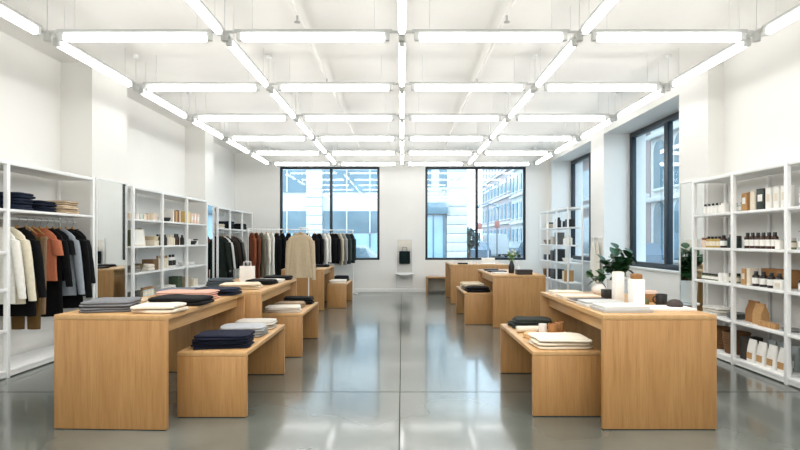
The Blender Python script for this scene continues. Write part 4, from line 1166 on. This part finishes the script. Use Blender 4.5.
pile("folded_blanket", "blanket", ["cream folded blanket at the bottom of the cup bench pile", "cream folded blanket in the middle of the cup bench pile", "cream folded blanket on top of the cup bench pile"],
     1.405, 4.76, BH, 0.48, 0.38, [0.026, 0.026, 0.026], [(226, 214, 192), (230, 220, 200), (234, 226, 208)], 1, 0.06)

# ---- flower table and beyond
flat("dt1", 0.30, 0.24, 0.03, mottled("dark_leather", rgb(46, 40, 38), 0.5, 0.15, 30), "dark leather tray box at the near end of the flower table", 1.77, 9.95, 0.9, 0.1)
flat("dt2", 0.24, 0.2, 0.028, PAPER, "white flat box at the corner of the flower table", 1.73, 9.45, 0.9, 0.2)
flat("dt3", 0.26, 0.2, 0.03, BLACKP, "black flat box at the far end of the flower table", 1.75, 10.5, 0.9)
put("fbk", lambda: mk_slab("flat_box", "box", 0.26, 0.18, 0.085, mottled("dark_leather", rgb(46, 40, 38), 0.5, 0.15, 30)), "dark box near the front edge of the flower table", (2.12, 9.28, 0.901))
put("fcan", lambda: mk_bottle("bottle", 0.035, 0.16, CERAMIC, CERAMIC, None), "white bottle beside the black flower vase", (2.09, 9.62, 0.901))
t = thing("flower_vase", "vase", "black bottle vase holding green stems and pale flowers", (1.985, 9.66, 0.901))
obj("vase_body", G().lathe([(0.042, 0), (0.052, 0.015), (0.054, 0.13), (0.04, 0.17), (0.028, 0.19), (0.03, 0.215), (0.024, 0.215), (0.022, 0.19)], seg=22), CERBLK, t)
rnd = random.Random(3)
stems = []
for k in range(8):
    a = k * 2.4; r = 0.04 + 0.08 * rnd.random()
    stems.append([(0, 0, 0.19), (r * 0.4 * math.cos(a), r * 0.4 * math.sin(a), 0.28), (r * math.cos(a), r * math.sin(a), 0.32 + 0.09 * rnd.random())])
g = G()
for s in stems: g.tube(s, 0.003, 5)
obj("stem", g, LEAF_L, t)
obj("leaves", foliage(stems, 6, 0.07, 0.045, 12), LEAF_L, t)
g = G()
for s in stems[:4]:
    p = s[-1]
    g.lathe([(0.006, 0), (0.022, 0.012), (0.024, 0.026), (0.008, 0.034)], p[0], p[1], p[2], 10)
obj("blossoms", g, PETAL, t)
folded("folded_cloth", "cloth", "black folded cloth at the front of the bench under the flower table", 1.36, 9.68, 0.56, 0.42, 0.36, 0.09, (24, 24, 26), 2)
pile("folded_cloth", "cloth", ["grey folded cloth in the middle of the bench under the flower table, lower", "cream folded cloth in the middle of the bench under the flower table, upper"], 1.36, 10.12, 0.56, 0.42, 0.36, [0.06, 0.05], [(120, 118, 112), (216, 204, 180)], 2)
folded("folded_cloth", "cloth", "sand folded cloth at the far end of the bench under the flower table", 1.36, 10.58, 0.56, 0.40, 0.34, 0.10, (206, 190, 160), 2)
flat("cd1", 0.22, 0.2, 0.035, BLACKP, "black tray box on the near edge of the cash desk", 1.44, 12.68, 0.925)
put("cd2", lambda: mk_cup("ceramic_cup", "cup", 0.04, 0.05, CERAMIC), "small white cup beside the black tray box on the cash desk", (1.72, 12.7, 0.926))
put("cd2", None, "small white cup second from the black tray box on the cash desk", (1.86, 12.72, 0.926))
t = thing("display_stand", "display stand", "slim white card stand on the cash desk before the window", (2.06, 12.75, 0.926))
obj("foot_plate", G().box(-0.17, 0.17, -0.06, 0.06, 0, 0.012, 0.003), WHITE_METAL, t)
obj("pole", G().tube([(0, 0, 0.012), (0, 0, 0.32)], 0.008, 8), WHITE_METAL, t)
obj("card", G().box(-0.16, 0.16, -0.008, 0.002, 0.02, 0.15, 0.002), PAPER, t)

# ---- ladder rack on the end wall
t = thing("wall_mounted_rack", "wall rack", "narrow white ladder rack on the end wall between the windows", (0.073, D - 0.002, 0.13))
for s in (-1, 1):
    obj("upright", G().box(s * 0.215, s * 0.235, -0.05, -0.02, 0, 1.42, 0.003), WHITE_METAL, t)
obj("rung", G().box(-0.215, 0.215, -0.045, -0.025, 0.02, 0.04, 0.002), WHITE_METAL, t)
obj("rung", G().box(-0.215, 0.215, -0.045, -0.025, 1.38, 1.40, 0.002), WHITE_METAL, t)
obj("back_panel", G().box(-0.215, 0.215, -0.03, -0.022, 1.07, 1.38, 0.002), paint(226, 220, 208), t)
obj("back_panel", G().box(-0.215, 0.215, -0.03, -0.022, 0.46, 1.06, 0.002), paint(204, 202, 196), t)
obj("shelf_board", G().box(-0.26, 0.26, -0.22, -0.02, 0.40, 0.425, 0.004), WHITE_METAL, t)
tag(obj("hanging_bowl", G().lathe([(0.03, -0.11), (0.10, -0.09), (0.16, -0.04), (0.18, 0.0)], seg=24), WHITE_METAL, None, (0.073, 15.08, 0.13 + 0.399), 0), "white half-round basin fixed under the ladder rack shelf", "basin")
t = thing("hanging_pouch", "tote bag", "black square tote bag hanging on the white ladder rack", (0.073, 15.22, 0.82))
obj("body", G().box(-0.155, 0.155, -0.03, 0.02, 0, 0.36, 0.014), fab(24, 36, 36), t)
obj("strap", G().tube([(-0.07, 0, 0.35), (-0.06, 0.02, 0.47), (0.06, 0.02, 0.47), (0.07, 0, 0.35)], 0.006, 6), fab(24, 36, 36), t)

# ------------------------------------------------------------------ street outside
PALE = mottled("pale_stone", rgb(226, 226, 224), 0.8, 0.05, 3)  # facade colours, brick included, are paled to imitate haze over the street
STONE = mottled("limestone", rgb(218, 216, 212), 0.85, 0.07, 3, bmp=0.1)
BRICK = mottled("haze_paled_brick", rgb(170, 150, 148), 0.9, 0.12, 18, stretch=(1, 1, 4))
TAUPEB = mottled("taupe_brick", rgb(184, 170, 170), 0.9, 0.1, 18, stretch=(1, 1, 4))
BGLASS = mottled("office_glass", rgb(104, 130, 142), 0.12, 0.25, 0.6, spec=0.8)
PGLASS = mottled("shopfront_glass", rgb(170, 200, 220), 0.15, 0.1, 0.6, spec=0.8)
ASPH = mottled("asphalt", rgb(130, 134, 138), 0.9, 0.08, 6)
struct("exterior_street", G().box(-40, 60, 15.7, 140, -0.4, -0.15), ASPH, "grey street pavement outside the windows", "street")
struct("exterior_side_street", G().box(5.15, 60, -10, 15.7, -0.4, -0.15), ASPH, "grey side street pavement outside the side windows", "street")

t = thing("street_office_building", "building", "pale modern office block across the street behind the clothes rack", (-6, 30, -0.15))
obj("wall", G().box(-10, 7.0, 0.15, 10, 0, 13), PALE, t)
for z0, z1 in ((2.05, 3.28), (4.35, 5.6), (7.4, 8.8), (10.2, 11.6)):
    for k, (x0, x1) in enumerate(((-9.5, -5.2), (-4.9, 0.62), (1.58, 6.8))):
        obj("window_band", G().box(x0, x1, 0.06, 0.15, z0, z1), BGLASS, t)
        g = G()
        n = int((x1 - x0) / 1.1)
        for i in range(1, n):
            xx = x0 + (x1 - x0) * i / n
            g.box(xx - 0.03, xx + 0.03, 0.0, 0.06, z0, z1)
        obj("window_mullion", g, PALE, t)
for x0, x1 in ((-9.5, -5.2), (-4.9, 0.62), (1.58, 6.8)):
    obj("shop_window", G().box(x0, x1, 0.08, 0.15, 0.25, 2.0), PGLASS, t)
    g = G()
    for i in range(1, 4):
        xx = x0 + (x1 - x0) * i / 4
        g.box(xx - 0.04, xx + 0.04, 0.02, 0.08, 0.25, 2.0)
    obj("shop_mullion", g, BGLASS, t)
g = G()
for i in range(26):
    g.box(0.65, 1.53, -0.25, 0.15, i * 0.5 + 0.02, i * 0.5 + 0.5, 0.02)
obj("pier", g, PALE, t)

t = thing("street_stone_building", "building", "rusticated stone corner building with a shopfront across the street", (2.6, 30, -0.15))
obj("wall", G().box(-1.5, 1.03, 0.1, 40, 0, 15), STONE, t)
g = G()
for i in range(30):
    g.box(-0.08, 1.05, -0.1, 0.1, i * 0.5 + 0.02, i * 0.5 + 0.5, 0.02)
obj("stone_pier", g, STONE, t)
obj("canopy", G().box(-1.5, -0.05, -0.45, 0.1, 3.1, 3.75, 0.03), BGLASS, t)
obj("shop_window", G().box(-1.4, -0.3, 0.02, 0.1, 0.4, 3.05), PGLASS, t)
g = G()
for x0, x1, z0, z1 in ((-1.5, -1.4, 0, 3.1), (-0.3, -0.12, 0, 3.1), (-1.4, -0.3, 0, 0.4), (-0.88, -0.8, 0.4, 3.05)):
    g.box(x0, x1, -0.02, 0.1, z0, z1)
obj("shop_frame", g, BGLASS, t)
for z0 in (4.6, 8.0, 11.4):
    for x0 in (-1.35, -0.5):
        w = obj("window", G().box(x0, x0 + 0.4, 0.02, 0.1, z0, z0 + 1.7), BGLASS, t)
        obj("window_sill", G().box(x0 - 0.08, x0 + 0.48, -0.08, 0.1, z0 - 0.12, z0), STONE, w)
    obj("cornice", G().box(-1.55, 1.3, -0.2, 0.1, z0 + 2.3, z0 + 2.55, 0.03), STONE, t)

def side_building(y0, y1, h, mat, nwin, label, arched=False, floors=3):
    t = thing("street_row_building", "building", label, (15.5, y0, -0.15))
    L = y1 - y0
    obj("wall", G().box(0.12, 10, 0.05, L - 0.05, 0, h), mat, t)
    fh = h / (floors + 0.35)
    for f in range(floors):
        z0 = f * fh + (0.5 if f == 0 else 0.9)
        hh = fh * (0.72 if f == 0 else 0.58)
        for i in range(nwin):
            c = L * (i + 0.5) / nwin; ww = L / nwin * 0.26
            out = [(c - ww, z0), (c + ww, z0)]
            if arched:
                out += [(c + ww * math.cos(a), z0 + hh + ww * math.sin(a)) for a in lins(0, PI, 13)]
            else:
                out += [(c + ww, z0 + hh), (c - ww, z0 + hh)]
            g = G().rings([[(xx, py, pz) for py, pz in out] for xx in (0.02, 0.12)])
            w = obj("window", g, BGLASS, t)
            obj("window_sill", G().box(-0.08, 0.12, c - ww - 0.12, c + ww + 0.12, z0 - 0.15, z0, 0.01), STONE, w)
        obj("cornice", G().box(-0.22, 0.12, 0.05, L - 0.05, (f + 1) * fh + 0.1, (f + 1) * fh + 0.4, 0.04), STONE, t)
    obj("parapet", G().box(-0.05, 0.12, 0.05, L - 0.05, h, h + 0.6, 0.03), mat, t)
side_building(21, 33.5, 13, STONE, 5, "stone building with tall arched windows across the side street", True)
side_building(33.5, 50, 14, BRICK, 5, "pale brick building next to the arched stone one")
side_building(50, 62, 15, PALE, 5, "pale building past the brick one along the avenue")
side_building(62, 76, 16, STONE, 6, "grey stone building halfway up the avenue", False, 4)
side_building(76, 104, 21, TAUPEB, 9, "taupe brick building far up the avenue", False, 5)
t = thing("street_tower", "building", "pale tower closing the far end of the avenue", (9.5, 125, -0.15))
obj("wall", G().box(-7, 6, 0, 10, 0, 15), PALE, t)
for f in range(4):
    obj("window_band", G().box(-6.5, 5.5, -0.1, 0.0, 2 + f * 3.4, 3.9 + f * 3.4), PGLASS, t)

def car(nm, label, x, y, rz, L, W, H, mat, van=False):
    t = thing(nm, "van" if van else "car", label, (x, y, -0.15), rz)
    prof = ([(-L/2, 0.35), (-L/2, H*0.55), (-L/2+0.15, H*0.95), (L*0.2, H), (L*0.36, H*0.6), (L/2-0.05, H*0.5), (L/2, 0.35)] if van else
            [(-L/2, 0.3), (-L/2+0.05, H*0.58), (-L*0.38, H*0.66), (-L*0.24, H*0.97), (L*0.08, H), (L*0.24, H*0.66), (L/2-0.1, H*0.55), (L/2, 0.3)])
    g = G()
    rings = []
    for s, k in ((-1, 0.93), (-0.96, 1.0), (0.96, 1.0), (1, 0.93)):
        rings.append([(px * (0.985 if abs(s) == 1 else 1), s * W / 2 * (1 if pz < H * 0.7 else 0.86), 0.3 + (pz - 0.3) * (k if pz > 0.4 else 1)) for px, pz in prof])
    g.rings(rings)
    obj("body", g, mat, t)
    g = G()
    zt, zb = H * 0.93, H * 0.66
    x0, x1 = (L * 0.05, L * 0.2) if van else (-L * 0.24, L * 0.1)
    for s in (-1, 1):
        g.rings([[(x0 - 0.08, s * W * 0.47, zb), (x1 + 0.18, s * W * 0.47, zb), (x1, s * W * 0.435, zt), (x0, s * W * 0.435, zt)],
                 [(x0 - 0.08, s * W * 0.502, zb), (x1 + 0.18, s * W * 0.502, zb), (x1, s * W * 0.45, zt), (x0, s * W * 0.45, zt)]])
    obj("side_window", g, BGLASS, t)
    for sx in (-0.31, 0.31):
        for s in (-1, 1):
            obj("wheel", G().tube([(sx * L, s * (W / 2 - 0.2), 0.32), (sx * L, s * (W / 2 + 0.01), 0.32)], 0.32, 18), BLACKP, t)
CARW = mottled("white_car_paint", rgb(230, 232, 234), 0.25, 0.02, 3)
CARB = mottled("blue_grey_car_paint", rgb(96, 120, 140), 0.25, 0.04, 3)
CARS = mottled("silver_car_paint", rgb(180, 188, 194), 0.25, 0.03, 3, metal=0.3)
car("parked_car", "pale car parked outside behind the end of the clothes rack", -1.75, 20.2, 0.0, 4.3, 1.8, 1.45, CARS)
car("parked_car", "blue-grey car parked across the side street under the arched windows", 13.2, 30.0, PI / 2, 4.4, 1.8, 1.5, CARB)
car("delivery_van", "white delivery van driving on the avenue", 8.9, 52.0, PI / 2, 5.4, 2.0, 2.3, CARW, True)
car("moving_car", "blue-grey car on the avenue beside the white van", 11.4, 47.0, PI / 2, 4.4, 1.8, 1.5, CARB)
car("moving_car", "silver car on the avenue ahead of the blue-grey one", 11.7, 56.0, PI / 2, 4.4, 1.8, 1.5, CARS)
car("parked_car", "silver car parked at the kerb along the row buildings", 13.4, 62.0, PI / 2, 4.4, 1.8, 1.5, CARS)
car("moving_car", "blue-grey car turning at the stone corner building", 6.1, 44.0, PI / 2, 4.4, 1.8, 1.5, CARB)
t = thing("street_lamp", "street lamp", "slender grey street lamp seen through the end-wall window", (4.35, 27.0, -0.15))
obj("pole", G().tube([(0, 0, 0), (0, 0, 3.4)], [0.06, 0.04], 10), paint(120, 140, 156), t)
obj("arm", G().tube([(-0.55, 0, 3.38), (0, 0, 3.5), (0.5, 0, 3.38)], 0.03, 8), paint(120, 140, 156), t)
for s in (-1, 1):
    obj("lamp_head", G().lathe([(0.04, 0), (0.12, 0.04), (0.1, 0.12), (0.03, 0.16)], s * 0.5, 0, 3.26, 14), paint(150, 168, 180), t)
obj("base", G().lathe([(0.14, 0), (0.13, 0.3), (0.07, 0.5)], seg=14), paint(120, 140, 156), t)
for i, (x, y, lab) in enumerate(((8.2, 46, "red banner sign on a post up the avenue, nearer of two"), (7.6, 52, "red banner sign on a post up the avenue, farther of two"))):
    t = thing("street_sign", "street sign", lab, (x, y, -0.15))
    obj("post", G().tube([(0, 0, 0), (0, 0, 3.4)], 0.05, 8), paint(130, 140, 150), t)
    obj("panel", G().box(-0.22, 0.22, -0.06, -0.01, 2.7, 3.3, 0.02), paint(226, 150, 138), t)
def tree(label, x, y, h, r, seed):
    t = thing("street_tree", "tree", label, (x, y, -0.15))
    obj("trunk", G().tube([(0, 0, 0), (0.05, 0, h * 0.5), (0, 0.05, h * 0.8)], [0.12, 0.09, 0.04], 10), BARK, t)
    rnd = random.Random(seed)
    g = G()
    for k in range(420):
        v = Vector((rnd.gauss(0, 1), rnd.gauss(0, 1), rnd.gauss(0, 1))).normalized() * r * rnd.random() ** 0.4
        leaf(g, Vector((0, 0, h * 0.8)) + Vector((v.x, v.y, v.z * 1.1)), Vector((rnd.gauss(0, 1), rnd.gauss(0, 1), rnd.gauss(0, .6))), Vector((0, 0, 1)), 0.34, 0.22)
    obj("foliage", g, mottled("street_leaf", rgb(96, 122, 120), 0.6, 0.2, 4), t)
tree("small street tree beside the stone corner building", 4.75, 38.0, 2.2, 0.75, 4)

# ------------------------------------------------------------------ light and camera
wd = bpy.data.worlds.new("overcast_sky")
SC.world = wd
wd.use_nodes = True
bg = wd.node_tree.nodes["Background"]
bg.inputs[0].default_value = (0.69, 0.88, 1.0, 1)
bg.inputs[1].default_value = 3.9

def area(name, loc, sx, sy, power, rot=(0, 0, 0), col=(1, 0.988, 0.97)):
    l = bpy.data.lights.new(name, 'AREA')
    l.shape = 'RECTANGLE'; l.size = sx; l.size_y = sy; l.energy = power; l.color = col
    o = bpy.data.objects.new(name, l); COL.objects.link(o)
    o.location = loc; o.rotation_euler = rot
    return o
# the tube grid continues over the part of the shop behind the camera
area("tube_row_light", (0, 3.61, 3.55), 7.2, 0.08, 100)
area("tube_row_light", (0, 1.81, 3.55), 7.2, 0.08, 100)
area("tube_row_light", (0, 0.01, 3.55), 7.2, 0.08, 100)
area("tube_row_light", (0, -1.5, 3.55), 7.2, 0.08, 100)

cam = bpy.data.cameras.new("shop_camera")
co = bpy.data.objects.new("shop_camera", cam)
COL.objects.link(co)
co.location = (0, 0, 1.5)
co.rotation_euler = (PI / 2, 0, 0)
cam.sensor_width = 36.0
cam.lens = 36.0 * 533.0 / 800.0
cam.shift_x = -2.0 / 800.0
cam.shift_y = 15.0 / 800.0
cam.clip_start = 0.05
cam.clip_end = 400
SC.camera = co

vs = SC.view_settings
vs.view_transform = 'Standard'
vs.look = 'None'
vs.gamma = 1.0
vs.exposure = 0.0
vs.use_curve_mapping = False
SC.cycles.use_denoising = True
SC.cycles.denoiser = 'OPENIMAGEDENOISE'
SC.cycles.denoising_prefilter = 'ACCURATE'
SC.cycles.max_bounces = 8
SC.cycles.transparent_max_bounces = 12
SC.cycles.sample_clamp_indirect = 8.0
SC.cycles.caustics_reflective = False
SC.cycles.caustics_refractive = False
